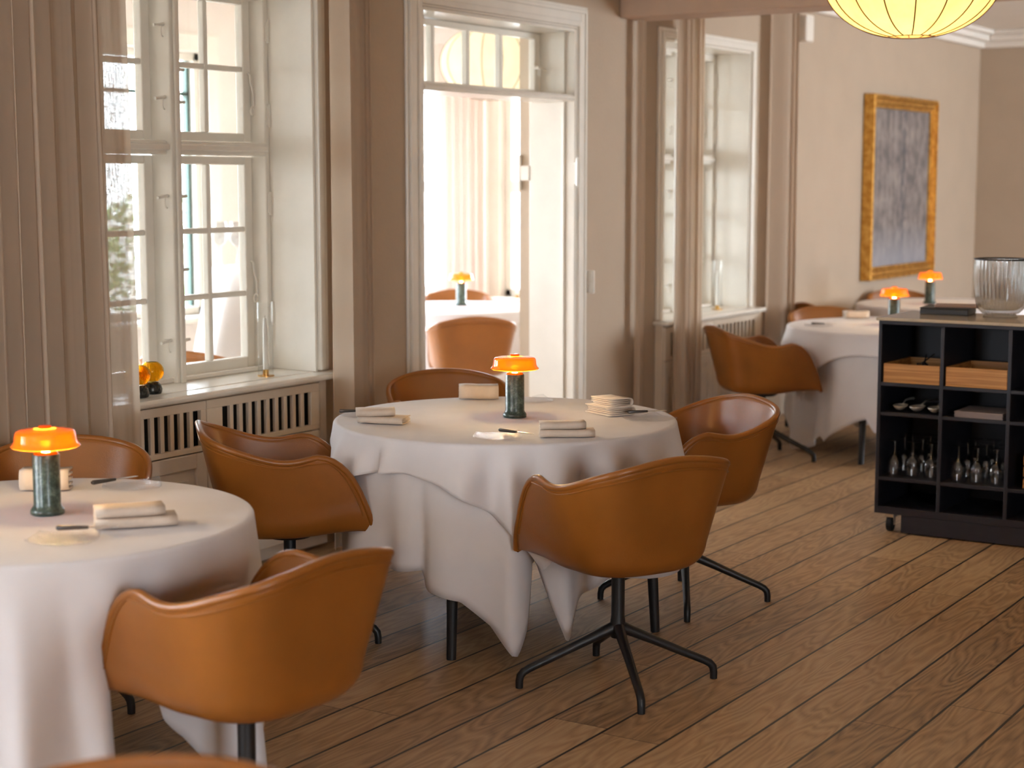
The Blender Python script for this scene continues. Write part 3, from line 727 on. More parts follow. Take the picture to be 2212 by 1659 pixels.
# middle table
CT = (5.105, 3.284); RC = 0.608
build_table('black legged round table under white cloth in the middle', (*CT, 0), RC, math.radians(194))
UH = [(0, .27), (20, .22), (38, .10), (46, .09), (60, .22), (90, .30), (120, .24), (131, .10), (136, .12), (146, .29), (160, .302), (176, .296), (185.4, .306), (186.6, .255), (199.9, .226), (208.6, .152), (214.4, .062), (216.2, .058), (219.2, .135), (221.1, .228), (222, .335), (223.1, .343), (224.2, .30), (227.2, .193), (230.4, .088), (231.4, .09), (233.6, .156), (241.9, .209), (253.9, .249), (267.5, .232), (285, .235), (300, .20), (308, .12), (313, .09), (320, .14), (335, .24), (350, .28), (360, .27)]
PM = [(250, 18, 0.07), (316, 14, 0.12), (345, 17, 0.18), (127, 11, 0.13)]
fb = folds(3, 9, 0.032, 0.12)
def fold_mid(dg, d):
    v = fb(dg, d)+push(dg, d, PM); q = min(1, d/0.6)
    bump = lambda c, w: math.exp(-((dg-c)/w)**2)
    v += q*(0.075*bump(215.5, 5)-0.085*bump(222.6, 2.2)+0.05*bump(231, 4)-0.045*bump(185.8, 2.5)+0.045*bump(195, 6)+0.04*bump(313, 8)-0.03*bump(300, 5)+0.03*bump(178, 4)-0.05*bump(241, 5))
    return v
cloth('tablecloth', 'long white tablecloth with pointed corners hanging on the middle table', 'tablecloth', CT, RC, 0.742, lambda g: interp(UH, g), fold_mid)
fo = folds(21, 10, 0.022)
def fold_over(dg, d):
    bump = lambda c, w: math.exp(-((dg-c)/w)**2)
    q = min(1, d/0.13)
    return push(dg, d, PM)+0.040*min(1, d/0.2)+fo(dg, d)+2.5*q*(0.014*bump(163, 3)-0.012*bump(169, 3)+0.015*bump(174, 2.5)-0.010*bump(181, 4)+0.016*bump(200, 6)-0.014*bump(208, 4)+0.010*bump(214, 3.5)-0.012*bump(221, 4)+0.02*bump(229, 5)-0.014*bump(238, 4)+0.015*bump(246, 4)-0.015*bump(256, 5)+0.012*bump(150, 4))
cloth('table_overlay', 'square white overlay cloth draped over the middle table', 'tablecloth', CT, RC+0.006, 0.7455, square_hem(0.72, 178, RC, 0.745, 0.3), fold_over, rows=12)
# left table
LT = (2.93, 3.34)
build_table('black legged round table under white cloth at the left', (*LT, 0), 0.56, math.radians(30))
LH = [(0, .25), (40, .06), (60, .2), (90, .28), (130, .06), (160, .2), (185, .12), (205, .05), (225, .06), (244, .08), (249, .08), (251, .41), (258, .42), (269, .34), (279, .22), (286, .09), (291, .06), (298, .17), (320, .28), (360, .25)]
fl = folds(8, 9, 0.022, 0, [(268, 26, 0.16)])
def fold_left(dg, d):
    bump = lambda c, w: math.exp(-((dg-c)/w)**2); q = min(1, d/0.5)
    return fl(dg, d)+q*(0.05*bump(226, 4)-0.05*bump(236, 4)+0.05*bump(246, 4)-0.05*bump(255, 4)+0.09*bump(289, 6)-0.03*bump(275, 4))
cloth('tablecloth', 'long white tablecloth on the left table with the big lamp', 'tablecloth', LT, 0.565, 0.7445, lambda g: interp(LH, g), fold_left, flare=0.05)
# table left of the cabinet
RTB = (9.66, 3.42)
build_table('black legged round table under white cloth beside the black cabinet', (*RTB, 0), 0.66, math.radians(180))
PR = [(141, 24, 0.11), (44, 24, 0.08)]
RH = [(0, .25), (30, .1), (45, .05), (60, .2), (95, .26), (112, .10), (124, .015), (128, .015), (143, .074), (152, .13), (156.7, .105), (166, .168), (180, .253), (184, .27), (188, .20), (197, .17), (206, .05), (215, .12), (230, .22), (270, .25), (285, .15), (300, .05), (315, .15), (360, .25)]
cloth('tablecloth', 'long white tablecloth hanging left of the black cabinet', 'tablecloth', RTB, 0.66, 0.742, lambda g: interp(RH, g), folds(12, 11, 0.042, 0.14, PR))
fr_ = folds(31, 12, 0.018)
cloth('table_overlay', 'square white overlay cloth on the table beside the black cabinet', 'tablecloth', RTB, 0.666, 0.7455, square_hem(0.775, 184, 0.66, 0.745, 0.25), lambda g, d: push(g, d, PR)+0.05*min(1, d/0.2)+0.12*max(0, d-0.16)+fr_(g, d)*2.6, rows=12)
FT = (11.58, 3.79)
build_table('farthest round table under white cloth below the painting', (*FT, 0), 0.60, math.radians(85))
cloth('tablecloth', 'white tablecloth on the farthest table below the painting', 'tablecloth', FT, 0.605, 0.7445, square_hem(1.05, 140, 0.6, 0.742, 0.06, 1), folds(14, 9, 0.035, 0, [(138, 24, 0.18), (33, 24, 0.1)]), nth=240)
VT = (9.50, 6.53)
build_table('round table under white cloth in the veranda behind the doorway', (*VT, 0), 0.58, math.radians(20))
cloth('tablecloth', 'sunlit white tablecloth on the veranda table behind the doorway', 'tablecloth', VT, 0.585, 0.7445, square_hem(1.05, 150, 0.58, 0.742, 0.06, 1), folds(16, 9, 0.035), nth=240)
HT = (7.50, 6.44)
ht = build_table('tall round cocktail table on the veranda outside the large window', (*HT, 0), 0.34, 0.4, 1.10)
del ht['group']
cloth('tablecloth', 'white cloth falling from the tall table outside the large window', 'tablecloth', HT, 0.345, 1.1065, lambda g: 0.10+0.04*math.sin(math.radians(g)*4), folds(18, 8, 0.05), nth=240, flare=0.12, rows=22)

# ---------------------------------------------------------------- table lamps
TT = 0.7475
def build_lamp(label, loc):
    t = thing('table_lamp', label, 'lamp', loc, 0, 'amber glass table lamps')
    obj('base', MB().lathe([(0.0005, 0), (0.0415, 0), (0.043, 0.002), (0.043, 0.010), (0.041, 0.014), (0.0365, 0.019), (0.0345, 0.025), (0.0345, 0.153), (0.033, 0.156), (0.0005, 0.156)], 64), 'green_marble', t, smooth=True)
    obj('collar', MB().lathe([(0, 0.156), (0.032, 0.156), (0.029, 0.161), (0.018, 0.1645), (0, 0.1645)], 40), 'brass', t, smooth=True)
    obj('stem', MB().tube([(0, 0, 0.1645), (0, 0, 0.2255)], 0.0045, 10), 'brass', t, smooth=True)
    obj('bulb', MB().lathe([(0.0046, 0.171), (0.011, 0.174), (0.0125, 0.181), (0.011, 0.188), (0.0046, 0.191)], 20), 'bulb_warm', t, smooth=True)
    pr = [(0.0874, 0.1705), (0.088, 0.1715), (0.0815, 0.1785), (0.0785, 0.186), (0.0765, 0.203), (0.073, 0.2095), (0.064, 0.2125), (0.03, 0.2155), (0.012, 0.2165)]
    pr = [(r_, z+0.006) for r_, z in pr]
    inn = [(r_-0.0028, z-0.0022) for r_, z in pr[::-1] if r_ > 0.0125]
    sh = obj('lamp_shade', MB().lathe(pr+[(0.0, 0.2228)], 64).lathe(inn[::-1], 64), 'amber_shade', t, smooth=True)
    obj('finial', MB().lathe([(0, 0.2215), (0.0155, 0.2225), (0.0165, 0.225), (0.0165, 0.2285), (0.015, 0.2295), (0, 0.2295)], 32), 'amber_shade', sh, smooth=True)
    return t
lamp0 = build_lamp('amber glass table lamp on green marble base on the middle table', (5.135, 3.262, TT))
for lb, p, sc in (('large looking amber lamp on the left table with a napkin behind', (2.976, 3.32, TT-0.001), 1.0),
              ('amber lamp half hidden by the black cabinet top', (9.66, 3.47, TT), 1.0),
              ('amber lamp on the farthest table below the painting', (11.50, 3.875, TT-0.001), 1.0),
              ('amber lamp on the veranda table seen through the doorway', (9.612, 6.544, TT-0.001), 1.0)):
    dup(lamp0, p, 0, lb)

# ---------------------------------------------------------------- napkins, glass plates, knives
def napkin(label, loc, rotz, L=0.19, w=0.085, two=True, seed=0, twist=0.05):
    """folded linen: a zigzag of layers wrapped by one outer turn, extruded along its length (x)"""
    rnd = random.Random(seed); m = MB()
    def bundle(z0, y0, x0, x1, h, width, ang):
        lay = 5; pts = []
        g = h/(lay-1); rr = h/2
        # outer wrap: bottom -> rounded front -> top
        pts += [(width, 0.0), (0.012, 0.0)]
        for k in range(1, 8):
            b = -PI/2-PI*k/8; pts.append((0.012+rr*math.cos(b), rr+rr*math.sin(b)))
        pts += [(0.012, h), (width, h)]
        inner = []
        for k in range(1, lay-1):
            z = g*k; inner.append([(0.016, z), (width*rnd.uniform(0.9, 1.0), z)])
        nx = 6
        for poly in [pts]+inner:
            rows = []
            for i in range(nx+1):
                s = i/nx; x = lerp(x0, x1, s); sag = 0.0012*math.sin(s*PI*2+rnd.random())
                rows.append([(x*math.cos(ang)-(y+y0)*math.sin(ang), x*math.sin(ang)+(y+y0)*math.cos(ang), z0+z+max(0, sag)) for y, z in poly])
            m.grid(rows)
    bundle(0.0015, 0, -L/2, L/2, 0.022, w, 0)
    if two: bundle(0.0265, 0.012, -L/2+0.004, L/2-0.028, 0.022, w*0.85, twist)
    o = obj('napkin', m, 'napkin_linen', smooth=True, solid=0.0022, loc=loc, rotz=rotz)
    return tag(o, label, 'napkin', 'folded linen napkins')
VA = -math.radians(57.5)          # world angle of the picture's rightward direction
Zt = 0.7478
napkin('folded beige napkin in two layers at the front of the middle table', (4.80, 2.84, Zt), VA+0.06, 0.185, 0.07, True, 1)
napkin('beige napkin with a lifted fold at the left edge of middle table', (4.715, 3.56, Zt), VA-0.30, 0.17, 0.085, True, 2, 0.42)
napkin('single rolled beige napkin at the back of the middle table', (5.46, 3.635, Zt), VA+0.05, 0.155, 0.075, False, 3).scale = (1, 1, 2.2)
napkin('thick folded beige napkin at the right edge of the middle table', (5.455, 2.985, Zt), VA+PI/2+0.5, 0.16, 0.12, True, 4).scale = (1, 1, 1.25)
napkin('folded napkin near the front edge of the left table', (2.96, 2.985, Zt-0.001), VA+0.30, 0.20, 0.085, True, 5)
napkin('upright napkin behind the lamp on the left table', (3.18, 3.56, Zt-0.001), VA+0.05, 0.135, 0.06, False, 6).scale = (1, 1, 2.4)
napkin('napkin on the back of the table beside the black cabinet', (9.99, 3.82, Zt), VA+0.1, 0.15, 0.08, False, 7).scale = (1, 1, 1.8)
def plate_mesh():
    rows = []; n = 18
    for i in range(n+1):
        r = []
        for j in range(n+1):
            u, v = i/n*2-1, j/n*2-1
            x = 0.082*u*(1-0.10*v*v); y = 0.072*v*(1-0.10*u*u)
            z = 0.003+0.004*max(0, (u*u+v*v-0.8))+0.0010*math.sin(7*u+3*v)*math.cos(6*v)+0.010*max(0, u*v-0.3)
            r.append((x, y, z))
        rows.append(r)
    m = MB(); m.grid(rows); return m
pm0 = None
for lb, p, rz in (('hammered glass side plate at the front of the middle table', (4.685, 3.045, Zt), VA),
                  ('hammered glass side plate behind the left napkin of the middle table', (4.86, 3.745, Zt), VA-0.5),
                  ('hammered glass side plate right of the middle table lamp', (5.55, 3.455, Zt), VA+0.3),
                  ('hammered glass side plate below the right napkin of the middle table', (5.335, 2.815, Zt), VA+0.6),
                  ('hammered glass side plate at the front of the left table', (2.765, 3.035, Zt-0.001), VA),
                  ('shiny glass side plate at the back right of left table', (3.37, 3.415, Zt-0.001), VA+0.2),
                  ('glass side plate on the table beside the black cabinet', (9.36, 3.82, Zt), VA)):
    if pm0 is None: pm0 = obj('glass_plate', plate_mesh(), 'hammered_glass', smooth=True, solid=0.004)
    q = pm0 if 'label' not in pm0 else pm0.copy()
    if q is not pm0: COL.objects.link(q)
    q.location = p; q.rotation_euler = (0, 0, rz); tag(q, lb, 'plate', 'hammered glass side plates')
def build_knife(label, loc, rz):
    t = thing('butter_knife', label, 'knife', loc, rz, 'butter knives')
    obj('blade', MB().tube([(0.0, 0, 0), (0.03, 0, 0), (0.065, 0, 0), (0.078, 0, 0)], [0.004, 0.007, 0.006, 0.001], 10), 'chrome', t, smooth=True).scale = (1, 1, 0.3)
    obj('handle', MB().tube([(-0.075, 0, 0), (-0.07, 0, 0), (-0.02, 0, 0), (0.002, 0, 0)], [0.004, 0.0065, 0.005, 0.004], 12), 'gunmetal', t, smooth=True)
    return t
k0 = build_knife('small butter knife lying on the front plate of the middle table', (4.715, 2.99, Zt+0.019), VA-0.7)
for lb, p, rz in (('butter knife on the plate at the left edge of middle table', (4.85, 3.75, Zt+0.019), VA+0.1),
                  ('butter knife against the right napkin of the middle table', (5.40, 2.86, Zt+0.019), VA+0.3),
                  ('butter knife on the front plate of the left table', (2.84, 3.03, Zt+0.018), VA+0.1),
                  ('butter knife leaning on the back plate of left table', (3.35, 3.46, Zt+0.018), VA+0.8),
                  ('dark butter knife on the table beside the black cabinet', (9.32, 3.77, Zt+0.019), VA-0.3)):
    dup(k0, p, rz, lb)

# ---------------------------------------------------------------- things on the window sills
SZ = 0.773
def build_vase(label, loc):
    t = thing('amber_vase', label, 'vase', loc, 0, 'amber glass vases on marble feet')
    pr = []
    for k in range(0, 17):
        b = -1.02+k/16*2.06; pr.append((0.047*math.cos(b), 0.086+0.043*math.sin(b)))
    inn = [(r_-0.003, z) for r_, z in pr[::-1]]
    n = 96; vs = MB()
    prof = pr+inn; m = len(prof); V = []; F = []
    for i in range(n):
        a = 2*PI*i/n
        for r_, z in prof:
            tw = a+(z-0.086)*9; rr = r_*(1+0.022*math.sin(26*tw)); V.append((rr*math.cos(a), rr*math.sin(a), z))
    for i in range(n):
        j = (i+1) % n
        for k in range(m-1): F.append((i*m+k, j*m+k, j*m+k+1, i*m+k+1))
    vs.add(V, F); obj('bowl', vs, 'amber_glass', t, smooth=True)
    obj('foot', MB().lathe([(0, 0), (0.036, 0), (0.040, 0.006), (0.041, 0.018), (0.036, 0.034), (0.026, 0.045), (0, 0.046)], 40), 'black_marble', t, smooth=True)
    return t
v0 = build_vase('amber ribbed glass vase on black marble foot on the window sill', (4.775, 4.715, SZ))
dup(v0, (4.66, 4.672, SZ), 0.4, 'amber ribbed glass vase half behind the sheer curtain')
def build_candle_holder(label, loc, clabel):
    t = thing('hurricane_candle_holder', label, 'candle holder', loc, 0, 'glass tube candle holders')
    obj('base_disc', MB().lathe([(0, 0), (0.036, 0), (0.036, 0.004), (0, 0.004)], 36), 'brass', t)
    obj('candle_cup', MB().lathe([(0, 0.004), (0.0125, 0.004), (0.0125, 0.028), (0.0108, 0.028), (0.0108, 0.008), (0, 0.008)], 28), 'brass', t)
    obj('glass_tube', MB().lathe([(0.033, 0.0045), (0.033, 0.315), (0.0315, 0.315), (0.0315, 0.0045)], 40), 'clear_glass', t, smooth=True)
    c = obj('candle', MB().lathe([(0, 0.0082), (0.0105, 0.0082), (0.0095, 0.20), (0.006, 0.245), (0, 0.25)], 24), 'candle_wax', smooth=True, loc=loc)
    obj('wick', MB().tube([(0, 0, 0.249), (0.001, 0, 0.258)], 0.0009, 6), 'rubber', c)
    tag(c, clabel, 'candle')
build_candle_holder('clear glass tube candle holder with brass base on the large window sill', (5.47, 4.732, SZ), 'white taper candle inside the glass tube on large window sill')
build_candle_holder('glass tube candle holder on the far window sill', (9.90, 4.74, SZ), 'white taper candle inside the glass tube on far window sill')
build_candle_holder('glass tube candle holder on the veranda window sill', (11.53, 7.30, 0.66), 'white taper candle in the glass tube on veranda window sill')

# ---------------------------------------------------------------- pendant lanterns
def build_lantern(label, loc, R, bulb, cord_top, skin='lantern_skin'):
    t = thing('pendant_lantern', label, 'lamp', loc, 0, 'ribbed cocoon pendant lanterns')
    H = R*0.70
    pr = []
    for k in range(0, 33):
        b = -PI/2+0.215+k/32*(PI-0.43); pr.append((R*math.cos(b)**0.9, H*math.sin(b)))
    n = 16; rows = []
    def rad(a, r_): return r_*(1-0.022*abs(math.sin(n/2*a))**1.0)
    m = MB(); m.lathe(pr, 192, (0, 0, 0), wob=lambda a, z: 1-0.02*abs(math.sin(n/2*a)))
    sh = obj('shade', m, skin, t, smooth=True)
    for k in range(n):
        a = 2*PI*k/n
        obj('rib', MB().tube([(r_*1.003*math.cos(a), r_*1.003*math.sin(a), z) for r_, z in pr], R*0.0085, 6), 'lantern_wire', sh, smooth=True)
    for q in (pr[0], pr[-1]):
        obj('ring', MB().tube([(q[0]*math.cos(b), q[0]*math.sin(b), q[1]) for b in [2*PI*i/32 for i in range(33)]], R*0.008, 6, False), 'lantern_wire', t, smooth=True)
    obj('bulb', MB().lathe([(0.001, -0.055), (0.035, -0.04), (0.05, 0), (0.035, 0.04), (0.001, 0.055)], 20), bulb, t, smooth=True)
    obj('cord', MB().tube([(0, 0, 0.05), (0, 0, cord_top-loc[2])], 0.003, 8), 'black_steel', t, smooth=True)
    obj('ceiling_rose', MB().lathe([(0, cord_top-loc[2]-0.03), (0.05, cord_top-loc[2]-0.02), (0.05, cord_top-loc[2]), (0, cord_top-loc[2])], 24), 'plastic_white', t)
build_lantern('pale yellow glowing ribbed lantern hanging at the top right', (6.72, 2.375, 2.42), 0.355, 'lantern_bulb', CZ-0.002)
build_lantern('unseen ribbed lantern added for warm light over the near end of the dining room', (1.6, -0.6, 2.42), 0.355, 'lantern_bulb', CZ-0.002)  # out of view, added to warm the near room
build_lantern('ribbed lantern coloured as daylit, seen through the glass above the doorway', (9.49, 6.21, 2.37), 0.345, 'lantern_bulb_weak', CZ-0.002, 'lantern_skin_daylit')

# ---------------------------------------------------------------- painting, speaker
p = thing('framed_painting', 'large gilt framed painting in greys and blues on the far wall', 'painting', (12.93, 4.625, 1.545))
fw, fh, w = 0.735, 0.70, 0.10
fm = MB()
for d0, d1, y in ((0, 0.03, -0.055), (0.03, 0.07, -0.04), (0.07, 0.10, -0.028)):
    fm.box(-fw+d0, -fw+d1, y, 0.033, -fh+d0, fh-d0); fm.box(fw-d1, fw-d0, y, 0.033, -fh+d0, fh-d0)
    fm.box(-fw+d1, fw-d1, y, 0.033, fh-d1, fh-d0); fm.box(-fw+d1, fw-d1, y, 0.033, -fh+d0, -fh+d1)
obj('frame', fm, 'gilt', p, bevel=0.007)
obj('canvas', MB().box(-fw+w, fw-w, -0.008, 0.01, -fh+w, fh-w), 'painted_canvas', p)
sp = thing('wall_speaker', 'small white loudspeaker high on the wall beside the curtain', 'speaker', (10.87, 4.60, 2.62))
obj('cabinet', MB().box(-0.065, 0.065, -0.06, 0.03, -0.09, 0.09), 'plastic_white', sp, bevel=0.012)
obj('bracket', MB().tube([(-0.05, 0.058, 0.07), (-0.05, 0.02, 0.07)], 0.012, 10).box(-0.07, -0.03, 0.045, 0.059, 0.04, 0.10), 'plastic_white', sp)

# ---------------------------------------------------------------- black shelving cabinet on castors
CX0, CY1 = 7.33, 2.702; CD = 0.46
cb = thing('shelving_cabinet', 'black open shelving cabinet on castors with pale stone top', 'cabinet', (CX0+CD/2, 1.8, 0))
def cpart(name, m, mat='cabinet_black', bevel=0.002, smooth=False): return obj(name, m, mat, cb, bevel=bevel, loc=(-(CX0+CD/2), -1.8, 0), smooth=smooth)
YN = 0.92; divs = [2.405, 2.104, 1.803, 1.502, 1.201]
cpart('side_panel', MB().box(CX0, CX0+CD, CY1-0.016, CY1, 0.087, 0.972)); cpart('side_panel', MB().box(CX0, CX0+CD, YN-0.016, YN, 0.087, 0.972))
cpart('back_panel', MB().box(CX0+CD-0.012, CX0+CD, YN, CY1-0.016, 0.087, 0.972))
cpart('top_panel', MB().box(CX0, CX0+CD-0.012, YN, CY1-0.016, 0.955, 0.972)); cpart('bottom_panel', MB().box(CX0, CX0+CD-0.012, YN, CY1-0.016, 0.087, 0.118))
for z in (0.683, 0.547, 0.249): cpart('shelf', MB().box(CX0+0.002, CX0+CD-0.012, YN, CY1-0.016, z-0.008, z+0.008))
for y in divs: cpart('divider', MB().box(CX0, CX0+CD-0.012, y-0.008, y+0.008, 0.118, 0.955))
cpart('plinth', MB().box(CX0+0.002, CX0+CD-0.03, YN+0.1, 2.575, 0.006, 0.087))
cpart('countertop', MB().box(CX0-0.012, CX0+CD+0.01, YN-0.01, CY1+0.010, 0.972, 0.986), 'counter_stone', 0.003)
for yc in (2.64, 0.98):
    for xc in (CX0+0.05, CX0+CD-0.05):
        ca = cpart('castor', MB().tube([(xc, yc-0.012, 0.0345), (xc, yc+0.012, 0.0345)], 0.034, 20), 'rubber')
        obj('castor_fork', MB().box(xc-0.02, xc+0.025, yc-0.02, yc+0.02, 0.066, 0.086).box(xc-0.01, xc+0.01, yc-0.02, yc-0.016, 0.03, 0.07).box(xc-0.01, xc+0.01, yc+0.016, yc+0.02, 0.03, 0.07), 'chrome', ca, bevel=0.001)
def build_tray(label, y0, y1):
    m = MB(); x0, x1, z = CX0+0.004, CX0+0.34, 0.6915; t = 0.012
    m.box(x0, x1, y0, y1, z, z+0.008); m.box(x0, x0+t, y0, y1, z+0.008, z+0.086); m.box(x1-t, x1, y0, y1, z+0.008, z+0.086)
    m.box(x0+t, x1-t, y0, y0+t, z+0.008, z+0.086); m.box(x0+t, x1-t, y1-t, y1, z+0.008, z+0.086)
    return tag(obj('wooden_tray', m, 'oak_tray', bevel=0.002), label, 'tray', 'oak trays in the cabinet')
build_tray('oak tray holding metal tools in the leftmost upper cubby', 2.416, 2.676); build_tray('empty looking oak tray in the second upper cubby', 2.114, 2.388)
tag(obj('tea_strainer', MB().lathe([(0.001, 0), (0.012, 0.003), (0.021, 0.014), (0.024, 0.026), (0.021, 0.036), (0.010, 0.044), (0.001, 0.045)], 24, (0, 0, 0)).tube([(0.02, 0, 0.03), (0.05, 0.01, 0.05), (0.085, 0.015, 0.07)], 0.0035, 8), 'chrome', smooth=True, loc=(CX0+0.12, 2.53, 0.735)), 'round metal strainer lying in the left oak tray', 'strainer')
tag(obj('metal_scoop', MB().lathe([(0.001, 0), (0.014, 0.004), (0.018, 0.015), (0.016, 0.016), (0.001, 0.006)], 24).tube([(0.015, 0, 0.014), (0.05, -0.02, 0.035), (0.1, -0.03, 0.05)], 0.003, 8), 'chrome', smooth=True, loc=(CX0+0.05, 2.52, 0.772-0.006)), 'metal scoop near the front of the left oak tray', 'scoop')
tray_fill = obj('spoon_bundle', MB().box(CX0+0.03, CX0+0.30, 2.44, 2.66, 0.70, 0.735), 'black_steel'); tag(tray_fill, 'dark folded cloth under the tools in the left oak tray', 'cloth')
tray_fill.name = 'folded_cloth'
spoon0 = None
for lb, y, rz in (('silver serving spoon at the left of the second shelf', 2.615, 0.1), ('silver serving spoon in the middle of the spoon row', 2.535, -0.05), ('silver serving spoon at the right of the spoon row', 2.453, 0.08)):
    if spoon0 is None:
        spoon0 = thing('serving_spoon', lb, 'spoon', (0, 0, 0), 0, 'silver serving spoons')
        sb = MB(); rows = []
        for i in range(13):
            u = i/12*PI; r_ = []
            for j in range(13):
                v_ = j/12*2-1; x = -0.045*math.cos(u); wv = 0.027*math.sin(u)**0.8; r_.append((x, wv*v_, 0.004+0.020*(1-(math.sin(u)*(1-v_*v_)))))
            rows.append(r_)
        sb.grid(rows); obj('bowl', sb, 'polished_silver', spoon0, smooth=True, solid=0.0015)
        obj('handle', MB().tube([(0.042, 0, 0.024), (0.08, 0, 0.034), (0.16, 0, 0.03), (0.20, 0, 0.026)], [0.003, 0.0035, 0.005, 0.006], 8), 'polished_silver', spoon0, smooth=True)
        c = spoon0
    else: c = dup(spoon0, (0, 0, 0), 0, lb)
    c.location = (CX0+0.07, y, 0.5555); c.rotation_euler = (0, 0, rz); c.scale = (1.2, 1.2, 1.2)
pl0 = None
for k, nm in enumerate(('bottom', 'second', 'third', 'topmost')):
    if pl0 is None: pl0 = obj('slate_plate', MB().box(-0.11, 0.11, -0.108, 0.108, 0, 0.0045), 'slate_plate', bevel=0.0015)
    q = pl0 if k == 0 else pl0.copy()
    if k: COL.objects.link(q)
    q.location = (CX0+0.13, 2.24+0.002*(k % 2), 0.5552+k*0.0068); tag(q, f'thin grey plate, {nm} of the stack in the second cubby', 'plate', 'stacked thin grey plates')
# upside-down wine glasses
def wine_profile(H):
    return [(0.030, 0), (0.0345, 0.03), (0.036, 0.055), (0.031, 0.082), (0.016, 0.100), (0.006, 0.108), (0.0042, 0.118), (0.0046, 0.128), (0.0042, 0.14), (0.006, H-0.008), (0.016, H-0.003), (0.032, H-0.0015), (0.0325, H), (0.001, H)]
wg0 = None
for ci, (ya, cn) in enumerate(((2.632, 'leftmost'), (2.335, 'second'))):
    for r_ in range(3):
        for k in range(3):
            lb = f"upside-down wine glass, {('front', 'middle', 'rear')[r_]} row, {('left', 'centre', 'right')[k]} of the {cn} glass cubby"
            if wg0 is None: wg0 = obj('wine_glass', MB().lathe(wine_profile(0.165), 32), 'wine_glass_clear', smooth=True)
            q = wg0 if 'label' not in wg0 else wg0.copy()
            if q is not wg0: COL.objects.link(q)
            q.location = (CX0+0.06+r_*0.12, ya-k*0.086-(0.004 if r_ % 2 else 0), 0.2575); tag(q, lb, 'glass', 'upside-down wine glasses in the cabinet')
m = MB()
y0, y1, x0, x1, z = 1.83, 2.035, CX0+0.02, CX0+0.26, 0.2575
for k in range(3):
    zz = z+k*0.052
    m.box(x0, x0+0.012, y0, y1, zz+0.004, zz+0.046); m.box(x1-0.012, x1, y0, y1, zz+0.004, zz+0.046); m.box(x0+0.012, x1-0.012, y1-0.012, y1, zz+0.004, zz+0.046); m.box(x0+0.012, x1-0.012, y0, y0+0.012, zz+0.004, zz+0.046)
m.box(x0+0.012, x1-0.012, y0+0.012, y1-0.012, z, z+0.01)
for xx in (x0+0.013, x1-0.025):
    for yy in (y0+0.013, y1-0.025): m.box(xx, xx+0.012, yy, yy+0.012, z, z+0.155)
tag(obj('wooden_crate', m, 'oak_tray', bevel=0.002), 'orange brown wooden crate at the right edge in the third cubby', 'crate')
tag(obj('wooden_bowl', MB().lathe([(0.001, 0), (0.04, 0), (0.07, 0.03), (0.085, 0.085), (0.081, 0.085), (0.066, 0.034), (0.001, 0.008)], 40), 'oak_tray', smooth=True, loc=(CX0+0.13, 1.965, 0.556)), 'wooden bowl at the right edge on the second shelf', 'bowl')
# on the counter
ib = thing('glass_ice_bucket', 'fluted clear glass bucket standing on the cabinet top', 'ice bucket', (7.66, 2.25, 0.9865))
ib.scale = (1.14, 1.14, 1.1)
nb = 34; V = []; F = []
prof = [(0.052, 0.012), (0.068, 0.014), (0.088, 0.035), (0.094, 0.06), (0.104, 0.16), (0.108, 0.235), (0.104, 0.235), (0.099, 0.16), (0.088, 0.062), (0.080, 0.042), (0.06, 0.028), (0.001, 0.024)]
mb = MB(); mb.lathe(prof, 320, wob=lambda a, z: 1+(0.045*abs(math.sin(nb/2*a)) if 0.012 < z < 0.232 else 0))
obj('fluted_body', mb, 'fluted_glass', ib, smooth=True)
obj('foot', MB().lathe([(0.001, 0), (0.066, 0), (0.068, 0.004), (0.060, 0.010), (0.001, 0.010)], 48), 'fluted_glass', ib, smooth=True)
obj('rim', MB().tube([(0.106*math.cos(b), 0.106*math.sin(b), 0.236) for b in [2*PI*i/64 for i in range(65)]], 0.0035, 8, False), 'black_steel', ib, smooth=True)
bx = thing('menu_box', 'flat black leather box on the cabinet top beside the bucket', 'box', (7.70, 2.505, 0.9865), 0.12)
obj('body', MB().box(-0.10, 0.10, -0.11, 0.11, 0, 0.026), 'leather_black', bx, bevel=0.003)
obj('lid', MB().box(-0.101, 0.101, -0.111, 0.111, 0.0265, 0.032), 'leather_black', bx, bevel=0.002)
tag(obj('leather_menu', MB().box(-0.075, 0.075, -0.10, 0.10, 0, 0.010), 'leather_tan', bevel=0.003, loc=(7.70, 2.46, 1.0193), rotz=0.25), 'tan leather menu lying on the flat black box', 'menu')

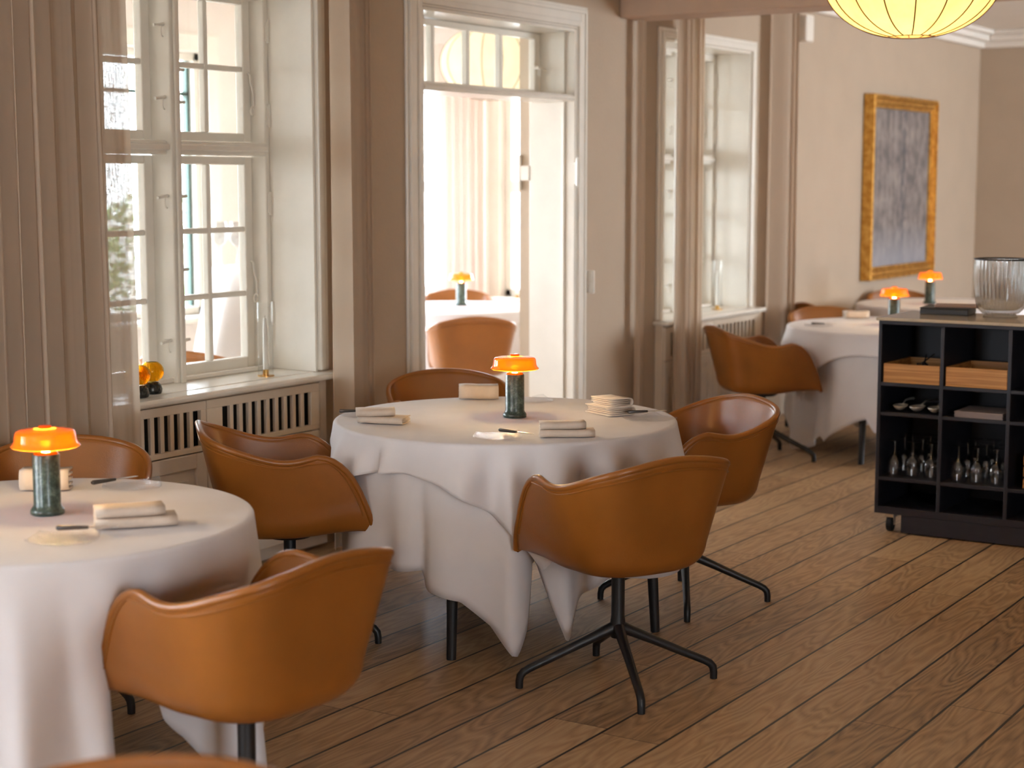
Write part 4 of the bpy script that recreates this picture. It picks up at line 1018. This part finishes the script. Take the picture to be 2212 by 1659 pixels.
# ---------------------------------------------------------------- veranda: glasses, radiator, exterior
def upright_profile():
    return [(0.001, 0), (0.04, 0), (0.04, 0.002), (0.012, 0.006), (0.0045, 0.014), (0.0042, 0.10), (0.008, 0.112), (0.032, 0.135), (0.047, 0.175), (0.044, 0.215), (0.036, 0.255), (0.0345, 0.255), (0.0425, 0.215), (0.0455, 0.175), (0.030, 0.137), (0.001, 0.118)]
g0 = obj('wine_glass', MB().lathe(upright_profile(), 36), 'wine_glass_clear', smooth=True, loc=(7.325, 6.665, 1.1095)); tag(g0, 'tall wine glass, left of two on the tall veranda table', 'glass', 'wine glasses on the tall veranda table')
g1 = g0.copy(); COL.objects.link(g1); g1.location = (7.37, 6.575, 1.1095); g1['label'] = 'tall wine glass, right of two on the tall veranda table'
rv = thing('radiator_cover', 'white slatted radiator cover below the veranda window', 'radiator cover', (11.53, 6.8, 0))
m = MB(); m.box(-0.05, -0.03, -0.82, 0.6, 0.52, 0.60); m.box(-0.05, -0.03, -0.82, 0.6, 0.08, 0.38)
for k in range(24): m.box(-0.05, -0.03, -0.82+k*0.0605, -0.82+k*0.0605+0.03, 0.38, 0.52)
obj('grille', m, 'radiator_paint', rv); obj('shade_backing', MB().box(0.03, 0.04, -0.81, 0.59, 0.1, 0.59), 'shade_black', rv)  # black sheet behind the grille is painted shade
struct(obj('terrace_ground', MB().box(-40, 60, VY+0.35, 70, -0.5, -0.3).box(VX1+0.35, 60, YB+0.5, VY+0.35, -0.5, -0.3), 'terrace_stone'))
rnd = random.Random(5)
def shrub(label, loc, R, seed):
    rn = random.Random(seed); t = thing('garden_shrub', label, 'shrub', loc, 0, 'garden shrubs outside')
    m = MB()
    for k in range(900):
        z = rn.uniform(-1, 1); a = rn.uniform(0, 2*PI); q = math.sqrt(1-z*z)*rn.uniform(0.75, 1.0)
        p = Vector((q*math.cos(a)*R, q*math.sin(a)*R, R*0.95+z*R*0.8)); n1 = Vector((rn.gauss(0, 1), rn.gauss(0, 1), rn.gauss(0, 1))).normalized(); n2 = n1.orthogonal().normalized(); s_ = 0.09*R
        m.add([p-n1*s_, p+n2*s_*0.4, p+n1*s_, p-n2*s_*0.4], [(0, 1, 2, 3)])
    obj('foliage', m, 'shrub_leaf', t); obj('stem', MB().tube([(0, 0, 0), (0, 0, R*0.9)], 0.03, 8), 'oak_tray', t)
shrub('green shrub outside beyond the left panes of the large window', (13.2, 15.0, -0.3), 1.1, 1)
shrub('green shrub outside beyond the middle of the large window', (15.6, 15.2, -0.3), 1.0, 2)
